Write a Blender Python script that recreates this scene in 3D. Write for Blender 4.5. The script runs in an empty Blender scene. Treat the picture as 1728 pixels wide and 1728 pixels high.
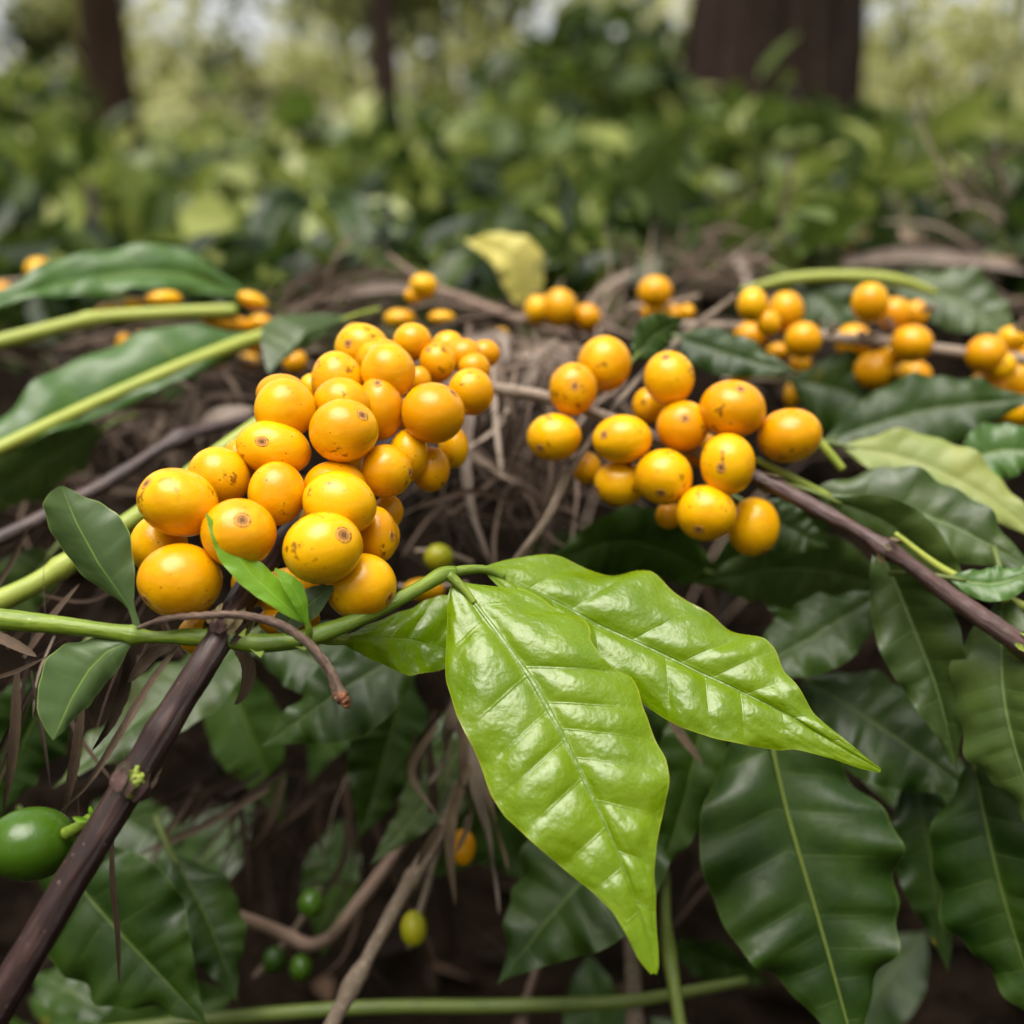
import bpy, bmesh, math, random
import numpy as np
from mathutils import Vector
R = math.radians
random.seed(7); rng = np.random.default_rng(11)
scn = bpy.context.scene
COL = scn.collection

# ------------------------------------------------------------------ camera, sky, sun, exposure
F = 1770.0                       # focal length in photo pixels (1728 wide)
PITCH = R(18.8)
CAM = np.array([0.0, 0.0, 0.60])
FWD = np.array([0, math.cos(PITCH), -math.sin(PITCH)])
UPV = np.array([0, math.sin(PITCH), math.cos(PITCH)])
RGT = np.array([1.0, 0, 0])
BCK = -FWD
cam_d = bpy.data.cameras.new('camera'); cam = bpy.data.objects.new('camera', cam_d)
COL.objects.link(cam); scn.camera = cam
cam.location = CAM; cam.rotation_euler = (R(90) - PITCH, 0, 0)
cam_d.sensor_width = 36; cam_d.lens = 36 * F / 1728
cam_d.clip_start = 0.01; cam_d.clip_end = 500
cam_d.dof.use_dof = True; cam_d.dof.focus_distance = 0.215
cam_d.dof.aperture_fstop = cam_d.lens / 5.0
SUN_EL, SUN_AZ = R(77), R(215)   # azimuth clockwise from +Y
w = bpy.data.worlds.new('World'); scn.world = w; w.use_nodes = True
nt = w.node_tree; bg = nt.nodes['Background']
sky = nt.nodes.new('ShaderNodeTexSky'); sky.sky_type = 'NISHITA'; sky.sun_disc = False
sky.sun_elevation = SUN_EL; sky.sun_rotation = SUN_AZ
sky.air_density = 1.0; sky.dust_density = 4.0; sky.ozone_density = 1.0
hs = nt.nodes.new('ShaderNodeHueSaturation'); hs.inputs['Saturation'].default_value = 0.12
nt.links.new(sky.outputs[0], hs.inputs['Color']); nt.links.new(hs.outputs[0], bg.inputs[0])
bg.inputs[1].default_value = 0.095
sd = bpy.data.lights.new('sun', 'SUN'); sd.energy = 1.5; sd.angle = R(52); sd.color = (1, .93, .80)
sun = bpy.data.objects.new('sun', sd); COL.objects.link(sun)
sdir = Vector((math.sin(SUN_AZ) * math.cos(SUN_EL), math.cos(SUN_AZ) * math.cos(SUN_EL), math.sin(SUN_EL)))
sun.rotation_euler = sdir.to_track_quat('Z', 'Y').to_euler()
scn.view_settings.view_transform = 'Standard'; scn.view_settings.look = 'None'
scn.view_settings.exposure = 1.45; scn.view_settings.gamma = 1.0
scn.render.engine = 'CYCLES'
scn.cycles.max_bounces = 8; scn.cycles.transparent_max_bounces = 4

# ------------------------------------------------------------------ helpers
def at(px, py, d):
    return CAM + d * (FWD + (px - 864) / F * RGT - (py - 864) / F * UPV)

def obj(name, verts, faces, mat, parent=None, smooth=True, uv=None, tint=None):
    me = bpy.data.meshes.new(name)
    v = np.asarray(verts, float)
    o = bpy.data.objects.new(name, me)
    org = v.mean(0)
    me.from_pydata((v - org).tolist(), [], faces)
    if uv is not None:
        ul = me.uv_layers.new(name='UVMap')
        li = np.empty(len(me.loops), int); me.loops.foreach_get('vertex_index', li)
        ul.data.foreach_set('uv', np.asarray(uv, float)[li].ravel())
    if tint is not None:
        a = me.attributes.new('tint', 'FLOAT', 'POINT'); a.data.foreach_set('value', np.asarray(tint, float))
    if smooth: me.polygons.foreach_set('use_smooth', [True] * len(me.polygons))
    for m in (mat if isinstance(mat, (list, tuple)) else [mat]): me.materials.append(m)
    COL.objects.link(o); o.location = org
    if parent is not None:
        o.parent = parent; o.location = org - np.array(parent['_w'])
    o['_w'] = [float(c) for c in org]
    return o

def empty(name, loc):
    o = bpy.data.objects.new(name, None); COL.objects.link(o); o.location = loc
    o['_w'] = [float(c) for c in loc]; o.empty_display_size = .01
    return o

def tag(o, label=None, cat=None, group=None, kind=None):
    if label: o['label'] = label
    if cat: o['category'] = cat
    if group: o['group'] = group
    if kind: o['kind'] = kind
    return o

def spline(pts, n):
    P = np.asarray(pts, float); m = len(P)
    if m == 2: t = np.linspace(0, 1, n)[:, None]; return P[0] * (1 - t) + P[1] * t
    L = np.r_[0, np.cumsum(np.linalg.norm(np.diff(P[:, :3], axis=0), axis=1) + 1e-9)]
    s = np.linspace(0, L[-1], n); out = np.empty((n, P.shape[1]))
    T = np.gradient(P, L, axis=0)
    i = np.clip(np.searchsorted(L, s, side='right') - 1, 0, m - 2)
    h = (L[i + 1] - L[i])[:, None]; t = ((s - L[i])[:, None]) / h
    return ((2*t**3-3*t**2+1)*P[i] + (t**3-2*t**2+t)*h*T[i] + (-2*t**3+3*t**2)*P[i+1] + (t**3-t**2)*h*T[i+1])

def lin(pts, s):
    P = np.asarray(pts, float)
    L = np.r_[0, np.cumsum(np.linalg.norm(np.diff(P[:, :2], axis=0), axis=1))]; L /= L[-1]
    return np.stack([np.interp(s, L, P[:, k]) for k in range(P.shape[1])], 1)

def norm(a): return a / (np.linalg.norm(a, axis=-1, keepdims=True) + 1e-12)

def tube_geo(pts, rad, n=40, k=14, rough=0.0, knots=(), seed=0, flat=1.0):
    """pts world Nx3, rad per point. knots: (fraction, swell, width)"""
    rr = np.random.default_rng(seed)
    P = spline(np.c_[np.asarray(pts, float), np.asarray(rad, float)], n)
    C, r = P[:, :3], np.abs(P[:, 3])
    for f, s, wd in knots: r = r * (1 + s * np.exp(-((np.linspace(0, 1, n) - f) / wd) ** 2))
    T = norm(np.gradient(C, axis=0))
    ref = np.array([0, 0, 1.0]); a = np.cross(T[0], ref)
    if np.linalg.norm(a) < .1: a = np.cross(T[0], [1, 0, 0])
    V = []; a = norm(a)
    ph = np.arange(k) / k * 2 * math.pi
    lob = rr.normal(0, 1, (n, k)) * rough
    if rough:
        lob = (lob + np.roll(lob, 1, 1) + np.roll(lob, -1, 1)) / 2
        lob[1:-1] = (lob[1:-1] + lob[:-2] + lob[2:]) / 2
    for i in range(n):
        a = norm(a - T[i] * np.dot(a, T[i])); b = np.cross(T[i], a)
        V.append(C[i] + (np.cos(ph)[:, None] * a + flat * np.sin(ph)[:, None] * b) * (r[i] * (1 + lob[i]))[:, None])
    V = np.concatenate(V + [C[:1], C[-1:]])
    Fc = [(i*k+j, i*k+(j+1) % k, (i+1)*k+(j+1) % k, (i+1)*k+j) for i in range(n-1) for j in range(k)]
    Fc += [(n*k, (j+1) % k, j) for j in range(k)] + [(n*k+1, (n-1)*k+j, (n-1)*k+(j+1) % k) for j in range(k)]
    uv = np.concatenate([np.stack([np.repeat(np.linspace(0, 1, n), k), np.tile(np.arange(k)/k, n)], 1), [[0, 0], [1, 0]]])
    return V, Fc, uv

def ptube(name, pp, mat, parent=None, n=40, k=14, **kw):
    """pp: (px, py, depth, radius_px)"""
    pts = [at(a, b, d) for a, b, d, r in pp]; rad = [r * d / F for a, b, d, r in pp]
    V, Fc, uv = tube_geo(pts, rad, n, k, **kw)
    return obj(name, V, Fc, mat, parent, uv=uv)

class Bag:
    def __init__(s): s.V = []; s.F = []; s.U = []; s.T = []; s.n = 0
    def add(s, V, Fc, uv=None, t=0.0):
        V = np.asarray(V, float)
        s.V.append(V); s.F += [tuple(i + s.n for i in f) for f in Fc]
        s.U.append(np.zeros((len(V), 2)) if uv is None else np.asarray(uv, float))
        s.T.append(np.full(len(V), t) if np.isscalar(t) else t); s.n += len(V)
    def build(s, name, mat, parent=None, smooth=True):
        return obj(name, np.concatenate(s.V), s.F, mat, parent, smooth, np.concatenate(s.U), np.concatenate(s.T))

# ------------------------------------------------------------------ materials
def newmat(name):
    m = bpy.data.materials.new(name); m.use_nodes = True
    t = m.node_tree; return m, t, t.nodes, t.links, t.nodes['Principled BSDF'], t.nodes['Material Output']
def mrange(N, L, src, a, b, c=0.0, d=1.0, smooth=True):
    n = N.new('ShaderNodeMapRange'); n.interpolation_type = 'SMOOTHSTEP' if smooth else 'LINEAR'
    L.new(src, n.inputs[0]); n.inputs[1].default_value = a; n.inputs[2].default_value = b
    n.inputs[3].default_value = c; n.inputs[4].default_value = d; return n.outputs[0]
def math_(N, L, op, a, b=None):
    n = N.new('ShaderNodeMath'); n.operation = op
    for i, x in enumerate((a, b)):
        if x is None: continue
        if hasattr(x, 'type') and not isinstance(x, (int, float)): L.new(x, n.inputs[i])
        else: n.inputs[i].default_value = x
    return n.outputs[0]
def mixc(N, L, fac, a, b):
    n = N.new('ShaderNodeMix'); n.data_type = 'RGBA'
    for s, x in ((n.inputs[0], fac), (n.inputs[6], a), (n.inputs[7], b)):
        if isinstance(x, (int, float)): s.default_value = x
        elif isinstance(x, tuple): s.default_value = (*x, 1)
        else: L.new(x, s)
    return n.outputs[2]
def noise(N, L, vec, scale, detail=3, rough=.55, dim='3D'):
    n = N.new('ShaderNodeTexNoise'); n.inputs['Scale'].default_value = scale
    n.inputs['Detail'].default_value = detail; n.inputs['Roughness'].default_value = rough
    if vec is not None: L.new(vec, n.inputs['Vector'])
    return n.outputs['Fac']
def objvec(N, L, stretch=None):
    tc = N.new('ShaderNodeTexCoord'); oi = N.new('ShaderNodeObjectInfo')
    m = N.new('ShaderNodeVectorMath'); m.operation = 'MULTIPLY_ADD'
    cmb = N.new('ShaderNodeCombineXYZ')
    for i in range(3): L.new(oi.outputs['Random'], cmb.inputs[i])
    L.new(cmb.outputs[0], m.inputs[0]); m.inputs[1].default_value = (3.1, 7.7, 5.3); L.new(tc.outputs['Object'], m.inputs[2])
    return m.outputs[0], oi.outputs['Random'], tc
def bump(N, L, h, strength, dist):
    b = N.new('ShaderNodeBump'); b.inputs['Strength'].default_value = strength; b.inputs['Distance'].default_value = dist
    L.new(h, b.inputs['Height']); return b

def leaf_mat(name, c1, c2, vein, edge, rough=.3, transl=.3, tcol=None, nv=9, bstr=.35, spots=None, lat=.5, spec=.5, nscale=60, big=.5):
    m, t, N, L, P, O = newmat(name)
    vec, rnd, tc = objvec(N, L)
    uvn = N.new('ShaderNodeSeparateXYZ'); L.new(tc.outputs['UV'], uvn.inputs[0])
    u, v = uvn.outputs[0], uvn.outputs[1]
    av = math_(N, L, 'ABSOLUTE', math_(N, L, 'SUBTRACT', math_(N, L, 'MULTIPLY', v, 2.0), 1.0))
    mid = mrange(N, L, av, .012, .034, 1, 0)
    fr = math_(N, L, 'ABSOLUTE', math_(N, L, 'SUBTRACT', math_(N, L, 'FRACT', math_(N, L, 'MULTIPLY', u, float(nv))), .5))
    latm = math_(N, L, 'MULTIPLY', mrange(N, L, fr, .468, .5), mrange(N, L, av, .5, .9, 1, .0))
    vm = math_(N, L, 'MAXIMUM', mid, math_(N, L, 'MULTIPLY', latm, lat))
    n1 = noise(N, L, vec, nscale, 4)
    base = mixc(N, L, mrange(N, L, math_(N, L, 'ADD', n1, math_(N, L, 'MULTIPLY', rnd, .25)), .4, .85), c1, c2)
    base = mixc(N, L, vm, base, vein)
    base = mixc(N, L, mrange(N, L, av, .972, .995), base, edge)
    if spots:
        sp = noise(N, L, vec, 45, 2, .5)
        base = mixc(N, L, mrange(N, L, sp, .71, .75), base, spots)
    L.new(base, P.inputs['Base Color'])
    rn = noise(N, L, vec, 220, 3)
    L.new(mrange(N, L, rn, .3, .7, rough * .8, rough * 1.25, False), P.inputs['Roughness'])
    P.inputs['Specular IOR Level'].default_value = spec
    fine = noise(N, L, vec, 1100, 3, .6); med = noise(N, L, vec, 330, 2)
    vr = N.new('ShaderNodeTexVoronoi'); vr.feature = 'DISTANCE_TO_EDGE'; vr.inputs['Scale'].default_value = 520; L.new(vec, vr.inputs['Vector'])
    fine = math_(N, L, 'ADD', math_(N, L, 'MULTIPLY', fine, .6), mrange(N, L, vr.outputs['Distance'], 0, .12, 0, .07))
    h = math_(N, L, 'ADD', math_(N, L, 'MULTIPLY', fine, .25), math_(N, L, 'ADD', math_(N, L, 'ADD', math_(N, L, 'MULTIPLY', med, .6), math_(N, L, 'MULTIPLY', noise(N, L, vec, 150, 3, .6), big)), math_(N, L, 'MULTIPLY', vm, -.45)))
    b = bump(N, L, h, bstr, .0006); L.new(b.outputs[0], P.inputs['Normal'])
    tr = N.new('ShaderNodeBsdfTranslucent')
    mx = N.new('ShaderNodeMixShader'); mx.inputs[0].default_value = transl
    if tcol is None: L.new(base, tr.inputs[0])
    else: tr.inputs[0].default_value = (*tcol, 1)
    L.new(P.outputs[0], mx.inputs[1]); L.new(tr.outputs[0], mx.inputs[2]); L.new(mx.outputs[0], O.inputs[0])
    return m

def simple_mat(name, c1, c2, rough=.6, scale=300, stretch=False, bstr=.4, bdist=.0004, spots=None, spec=.4, spotscale=700, spot_t=(.68, .74)):
    m, t, N, L, P, O = newmat(name)
    vec, rnd, tc = objvec(N, L)
    src = vec
    if stretch:                      # fibres along the length, from the UVs
        mp = N.new('ShaderNodeMapping'); L.new(tc.outputs['UV'], mp.inputs[0]); mp.inputs['Scale'].default_value = stretch
        src = mp.outputs[0]; scale = 1
    n1 = noise(N, L, src, scale, 5, .6); n2 = noise(N, L, vec, scale * .23 if not stretch else 90, 3)
    f = math_(N, L, 'ADD', math_(N, L, 'MULTIPLY', n1, .6), math_(N, L, 'ADD', math_(N, L, 'MULTIPLY', n2, .4), math_(N, L, 'MULTIPLY', math_(N, L, 'SUBTRACT', rnd, .5), .25)))
    base = mixc(N, L, mrange(N, L, f, .36, .64), c1, c2)
    if spots:
        sp = noise(N, L, vec, spotscale, 2); base = mixc(N, L, mrange(N, L, sp, *spot_t), base, spots)
    L.new(base, P.inputs['Base Color']); P.inputs['Roughness'].default_value = rough
    P.inputs['Specular IOR Level'].default_value = spec
    b = bump(N, L, n1, bstr, bdist); L.new(b.outputs[0], P.inputs['Normal'])
    return m

def cherry_mat(name, c1, c2, speck, sss=.15):
    m, t, N, L, P, O = newmat(name)
    vec, rnd, tc = objvec(N, L)
    n1 = noise(N, L, vec, 110, 4)
    f = math_(N, L, 'ADD', n1, math_(N, L, 'MULTIPLY', math_(N, L, 'SUBTRACT', rnd, .5), .38))
    base = mixc(N, L, mrange(N, L, f, .32, .68), c1, c2)
    vo = N.new('ShaderNodeTexVoronoi'); vo.inputs['Scale'].default_value = 430; L.new(vec, vo.inputs['Vector'])
    gate = noise(N, L, vec, 160, 2)
    dots = math_(N, L, 'MULTIPLY', mrange(N, L, math_(N, L, 'ADD', vo.outputs['Distance'], math_(N, L, 'MULTIPLY', noise(N, L, vec, 260, 1), .16)), .14, .19, 1, 0), mrange(N, L, gate, .44, .52))
    stain = math_(N, L, 'MULTIPLY', mrange(N, L, noise(N, L, vec, 330, 5, .7), .535, .62), mrange(N, L, noise(N, L, vec, 110, 2), .56, .63))
    stain = math_(N, L, 'MULTIPLY', stain, .8)
    base = mixc(N, L, math_(N, L, 'MULTIPLY', dots, .75), base, speck)
    base = mixc(N, L, stain, base, speck)
    L.new(base, P.inputs['Base Color'])
    rn = noise(N, L, vec, 240, 3)
    L.new(mrange(N, L, rn, .3, .7, .18, .28, False), P.inputs['Roughness'])
    P.inputs['Specular IOR Level'].default_value = .38
    P.inputs['Subsurface Weight'].default_value = sss; P.inputs['Subsurface Radius'].default_value = (1, .45, .1)
    P.inputs['Subsurface Scale'].default_value = .0022
    h = math_(N, L, 'ADD', math_(N, L, 'MULTIPLY', noise(N, L, vec, 190, 2), .8), math_(N, L, 'MULTIPLY', noise(N, L, vec, 1900, 2), .12))
    b = bump(N, L, h, .38, .0007); L.new(b.outputs[0], P.inputs['Normal'])
    return m

def scar_mat(name):
    m, t, N, L, P, O = newmat(name)
    vec, rnd, tc = objvec(N, L)
    s = N.new('ShaderNodeSeparateXYZ'); L.new(tc.outputs['UV'], s.inputs[0])
    r = math_(N, L, 'ADD', s.outputs[0], math_(N, L, 'MULTIPLY', math_(N, L, 'SUBTRACT', noise(N, L, vec, 900, 3), .5), .16))
    ramp = N.new('ShaderNodeValToRGB'); e = ramp.color_ramp.elements
    e[0].position = 0; e[0].color = (.05, .022, .01, 1); e[1].position = 1; e[1].color = (.80, .36, .03, 1)
    for p, c in ((.16, (.24, .11, .03)), (.27, (.05, .02, .008)), (.40, (.50, .24, .06)), (.52, (.13, .055, .018)), (.62, (.58, .28, .07)), (.78, (.62, .29, .05)), (.83, (.03, .010, .005)), (.91, (.03, .010, .005)), (.95, (.72, .32, .02))):
        x = e.new(p); x.color = (*c, 1)
    L.new(r, ramp.inputs[0])
    dash = mrange(N, L, noise(N, L, vec, 1500, 1), .42, .5)
    base = mixc(N, L, math_(N, L, 'MULTIPLY', dash, mrange(N, L, s.outputs[0], .78, .82)), ramp.outputs[0], (.62, .27, .03))
    L.new(base, P.inputs['Base Color']); P.inputs['Roughness'].default_value = .6; P.inputs['Specular IOR Level'].default_value = .2
    b = bump(N, L, noise(N, L, vec, 1600, 3), .5, .0004); L.new(b.outputs[0], P.inputs['Normal'])
    return m

def tint_leaf_mat(name, cols, rough=.45, transl=.3, spec=.5):
    m, t, N, L, P, O = newmat(name)
    a = N.new('ShaderNodeAttribute'); a.attribute_name = 'tint'
    ramp = N.new('ShaderNodeValToRGB'); e = ramp.color_ramp.elements
    e[0].color = (*cols[0], 1); e[1].color = (*cols[-1], 1)
    for i, c in enumerate(cols[1:-1]):
        x = e.new((i + 1) / (len(cols) - 1)); x.color = (*c, 1)
    L.new(a.outputs['Fac'], ramp.inputs[0]); L.new(ramp.outputs[0], P.inputs['Base Color'])
    P.inputs['Roughness'].default_value = rough; P.inputs['Specular IOR Level'].default_value = spec
    tr = N.new('ShaderNodeBsdfTranslucent'); L.new(ramp.outputs[0], tr.inputs[0])
    mx = N.new('ShaderNodeMixShader'); mx.inputs[0].default_value = transl
    L.new(P.outputs[0], mx.inputs[1]); L.new(tr.outputs[0], mx.inputs[2]); L.new(mx.outputs[0], O.inputs[0])
    return m

M = {}
M['young'] = leaf_mat('young_leaf', (.120, .225, .0015), (.185, .300, .002), (.17, .29, .03), (.30, .36, .02), .27, .38, (.33, .49, .002), nv=9, bstr=.75, lat=.3, spec=.8, big=1.0)
M['shootleaf'] = leaf_mat('shoot_leaf', (.058, .105, .032), (.082, .135, .042), (.20, .32, .06), (.30, .42, .10), .36, .22, nv=6, bstr=.22, lat=.12)
M['bud'] = leaf_mat('bud_leaf', (.13, .30, .012), (.19, .38, .02), (.30, .46, .07), (.40, .52, .10), .33, .3, nv=6, bstr=.25, lat=.1)
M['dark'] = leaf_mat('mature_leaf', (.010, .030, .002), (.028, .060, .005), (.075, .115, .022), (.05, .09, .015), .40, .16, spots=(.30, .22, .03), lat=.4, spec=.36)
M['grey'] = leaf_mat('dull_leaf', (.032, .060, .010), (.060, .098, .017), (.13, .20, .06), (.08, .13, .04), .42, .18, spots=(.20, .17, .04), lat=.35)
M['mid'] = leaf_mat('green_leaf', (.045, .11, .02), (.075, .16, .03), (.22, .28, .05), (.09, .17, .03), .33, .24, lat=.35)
M['pale'] = leaf_mat('pale_leaf', (.24, .30, .07), (.34, .37, .10), (.40, .42, .14), (.36, .38, .10), .45, .3, lat=.3)
M['yellow'] = leaf_mat('yellowed_leaf', (.66, .58, .12), (.76, .68, .22), (.6, .52, .2), (.5, .38, .08), .5, .35, spots=(.30, .20, .06), lat=.3)
M['rib'] = simple_mat('leaf_rib', (.085, .12, .022), (.12, .16, .03), .45, stretch=(30, 5, 1), bstr=.2)
M['bark'] = simple_mat('purple_brown_bark', (.022, .010, .010), (.090, .046, .042), .40, stretch=(16, 14, 1), bstr=.8, bdist=.0005, spots=(.26, .18, .15), spotscale=1100, spot_t=(.70, .76), spec=.48)
M['shoot'] = simple_mat('green_shoot', (.085, .15, .010), (.20, .27, .02), .42, stretch=(9, 16, 1), bstr=.5, spots=(.32, .40, .12), spec=.5)
M['paleshoot'] = simple_mat('pale_green_stalk', (.22, .29, .035), (.34, .38, .06), .42, stretch=(9, 14, 1), bstr=.4)
M['dry'] = simple_mat('dry_stalk', (.075, .045, .034), (.22, .145, .11), .7, stretch=(25, 10, 1), bstr=.9, bdist=.0006)
M['strip_dark'] = simple_mat('dark_dry_leaf', (.035, .022, .014), (.10, .065, .042), .65, stretch=(6, 22, 1), bstr=.9, bdist=.0005, spec=.3)
M['strip_mid'] = simple_mat('brown_dry_leaf', (.10, .066, .045), (.24, .17, .12), .65, stretch=(6, 22, 1), bstr=.9, bdist=.0005, spec=.3)
M['strip_pale'] = simple_mat('pale_dry_leaf', (.15, .11, .09), (.33, .265, .225), .65, stretch=(6, 22, 1), bstr=.9, bdist=.0005, spec=.3)
M['torn'] = simple_mat('torn_wood', (.10, .035, .015), (.42, .18, .09), .7, 900, bstr=1)
M['twig'] = simple_mat('weathered_twig', (.13, .095, .07), (.29, .225, .175), .75, stretch=(40, 8, 1), bstr=.7)
M['bracts'] = simple_mat('node_bracts', (.035, .024, .014), (.17, .13, .06), .6, 700, bstr=.9, spots=(.26, .30, .05))
M['moss'] = simple_mat('node_bud', (.10, .17, .012), (.28, .34, .05), .6, 900, bstr=.9)
M['cherry'] = cherry_mat('ripe_yellow_cherry', (.68, .290, .0012), (.81, .42, .0018), (.14, .040, .006))
M['green_cherry'] = cherry_mat('unripe_green_cherry', (.022, .062, .003), (.042, .098, .005), (.03, .07, .004))
M['turning'] = cherry_mat('turning_cherry', (.28, .30, .010), (.40, .36, .012), (.2, .15, .005))
M['scar'] = scar_mat('blossom_scar')
M['humus'] = simple_mat('humus', (.004, .003, .002), (.014, .009, .006), .95, 60, bstr=1, bdist=.01, spec=.05)
M['drygrass'] = tint_leaf_mat('dry_grass', [(.016, .009, .006), (.070, .045, .032), (.18, .13, .10), (.37, .295, .24)], .7, .10, .2)
M['litter'] = tint_leaf_mat('leaf_litter', [(.005, .003, .002), (.012, .008, .005), (.036, .022, .015), (.09, .056, .036)], .75, .08, .12)  # darker ramp than the dry grass, heap-front shade put into the colour
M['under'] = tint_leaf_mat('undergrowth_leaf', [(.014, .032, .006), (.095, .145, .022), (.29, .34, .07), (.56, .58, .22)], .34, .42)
M['wood'] = tint_leaf_mat('forest_leaf', [(.06, .078, .02), (.26, .28, .075), (.48, .48, .18), (.64, .62, .32)], .5, .5)  # leaf colours lightened to put distance haze into the colour
M['trunk'] = simple_mat('tree_bark', (.010, .006, .005), (.082, .054, .043), .9, stretch=(7, 40, 1), bstr=1, bdist=.03, spec=.08)
M['trunk2'] = simple_mat('brown_tree_bark', (.028, .017, .011), (.085, .052, .035), .9, stretch=(14, 30, 1), bstr=1, bdist=.02, spec=.08)

# ------------------------------------------------------------------ ground
def gz(x, y):
    """height of the ground: a heap of cut branches and mulch in front, forest floor behind"""
    x = np.asarray(x, float); y = np.asarray(y, float)
    def ss(a, b, t): t = np.clip((t - a) / (b - a), 0, 1); return t * t * (3 - 2 * t)
    ridge = .488 + .024 * ss(.0, .22, x) + .008 * np.sin(x * 11 + 1)
    z = .17 + (ridge - .17) * ss(.33, .53, y)
    z = z - (ridge - .40) * ss(.60, 1.0, y) + .05 * ss(1.2, 3.0, y)
    z = z + (.012 * np.sin(x * 37 + y * 23) + .010 * np.sin(x * 61 - y * 47)) * ss(.2, .3, y) * (1 - ss(.8, 1.2, y))
    return z + .04 * np.sin(x * 1.3 + 2) * np.sin(y * 1.1) * ss(1.5, 4, y) - .9 * ss(20, 70, y)
ys = np.r_[np.linspace(-3, .1, 10), np.linspace(.14, 1.3, 70), np.geomspace(1.36, 160, 46)]
xs = np.r_[-np.geomspace(.9, 160, 36)[::-1], np.linspace(-.87, .87, 80), np.geomspace(.9, 160, 36)]
X, Y = np.meshgrid(xs, ys)
V = np.stack([X, Y, gz(X, Y)], 2).reshape(-1, 3); nx = len(xs)
Fc = [(j*nx+i, j*nx+i+1, (j+1)*nx+i+1, (j+1)*nx+i) for j in range(len(ys)-1) for i in range(nx-1)]
tag(obj('ground', V, Fc, M['humus']), 'dark humus under the heap of cut branches', 'ground', kind='structure')

# ------------------------------------------------------------------ leafy masses
def quads_leaf(bag, c, axis, nrm, ln, wd, fold, t):
    """many small leaves at once: c, axis, nrm (n,3); ln, wd, t (n,)"""
    n = len(c); axis = norm(axis); side = norm(np.cross(axis, nrm)); nrm = np.cross(side, axis)
    ln = ln[:, None]; wd = wd[:, None]; up = nrm * fold[:, None] * wd
    dr = -nrm * ln * .12
    pts = np.stack([c, c + axis*ln*.3 + side*wd*.85 + up, c + axis*ln*.65 + side*wd*.8 + up + dr*.4, c + axis*ln + dr,
                    c + axis*ln*.65 - side*wd*.8 + up + dr*.4, c + axis*ln*.3 - side*wd*.85 + up], 1)
    V = pts.reshape(-1, 3)
    ii = np.arange(n) * 6
    Fc = [(int(i), int(i+1), int(i+2), int(i+3)) for i in ii] + [(int(i), int(i+3), int(i+4), int(i+5)) for i in ii]
    bag.add(V, Fc, None, np.repeat(t, 6))
def rdir(n, zb=0.0):
    d = rng.normal(size=(n, 3)); d[:, 2] += zb; return norm(d)
def leaf_cloud(bag, centres, spread, per, size, tmean, tspread=.18, zsq=.8, flat=.9):
    for i, c in enumerate(centres):
        sp = spread * rng.uniform(.6, 1.3)
        n = int(per * rng.uniform(.6, 1.4))
        p = c + rng.normal(size=(n, 3)) * np.array([sp, sp, sp * zsq])
        nr = rdir(n, flat * 1.2); ax = rdir(n, -.4)
        s = size * rng.uniform(.6, 1.35, n)
        t = np.clip(tmean + rng.normal(0, .14) + rng.normal(0, tspread, n), 0, 1)
        quads_leaf(bag, p, ax, nr, s, s * rng.uniform(.2, .34, n), rng.uniform(0, .4, n), t)

# undergrowth between 1 and 6 m: nobody could count it
b = Bag()
for y0, y1, nC, sp, sz, hh in ((.72, 1.0, 70, .022, .030, .035), (.95, 1.8, 130, .045, .058, .065), (1.7, 3.2, 250, .07, .095, .12), (3.0, 6.0, 270, .07, .10, .11), (5.5, 11, 250, .12, .15, .18)):
    cy = rng.uniform(y0, y1, nC); cx = rng.uniform(-.62, .62, nC) * cy * 1.15
    cz = gz(cx, cy) + hh * rng.uniform(.05, 1, nC) ** 1.2 * (1 + .35 * np.sin(cx / y0 * 3 + 1))
    for k in range(nC):
        pxk = 864 + F * cx[k] / (cy[k] * .95)      # keep the feet of the three trees clear of tall plants
        if (abs(pxk - 203) < 90 and 3 < cy[k] < 4.7) or (abs(pxk - 655) < 75 and 3 < cy[k] < 7.2): cz[k] = float(gz(cx[k], cy[k])) - .10
        leaf_cloud(b, [np.array([cx[k], cy[k], cz[k]])], sp, 34, sz, rng.choice([.16, .36, .42, .55]) + .08 * (y0 > 1.8) + .08 * (y0 > 3), .2)  # farther plants tinted lighter, background brightness put into the colour
for k in range(80):                 # low leafy sprouts on the back of the heap
    px = rng.uniform(-80, 1800); c_ = at(px, rng.uniform(430, 520) - 30 * (px > 1000) + 30 * (px < 700), rng.uniform(.56, .75))
    leaf_cloud(b, [c_], .020, 16, .034, .16, .1)
tag(b.build('undergrowth', M['under'], smooth=False), 'dense green undergrowth filling the forest floor behind the heap', 'undergrowth', kind='stuff')

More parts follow.
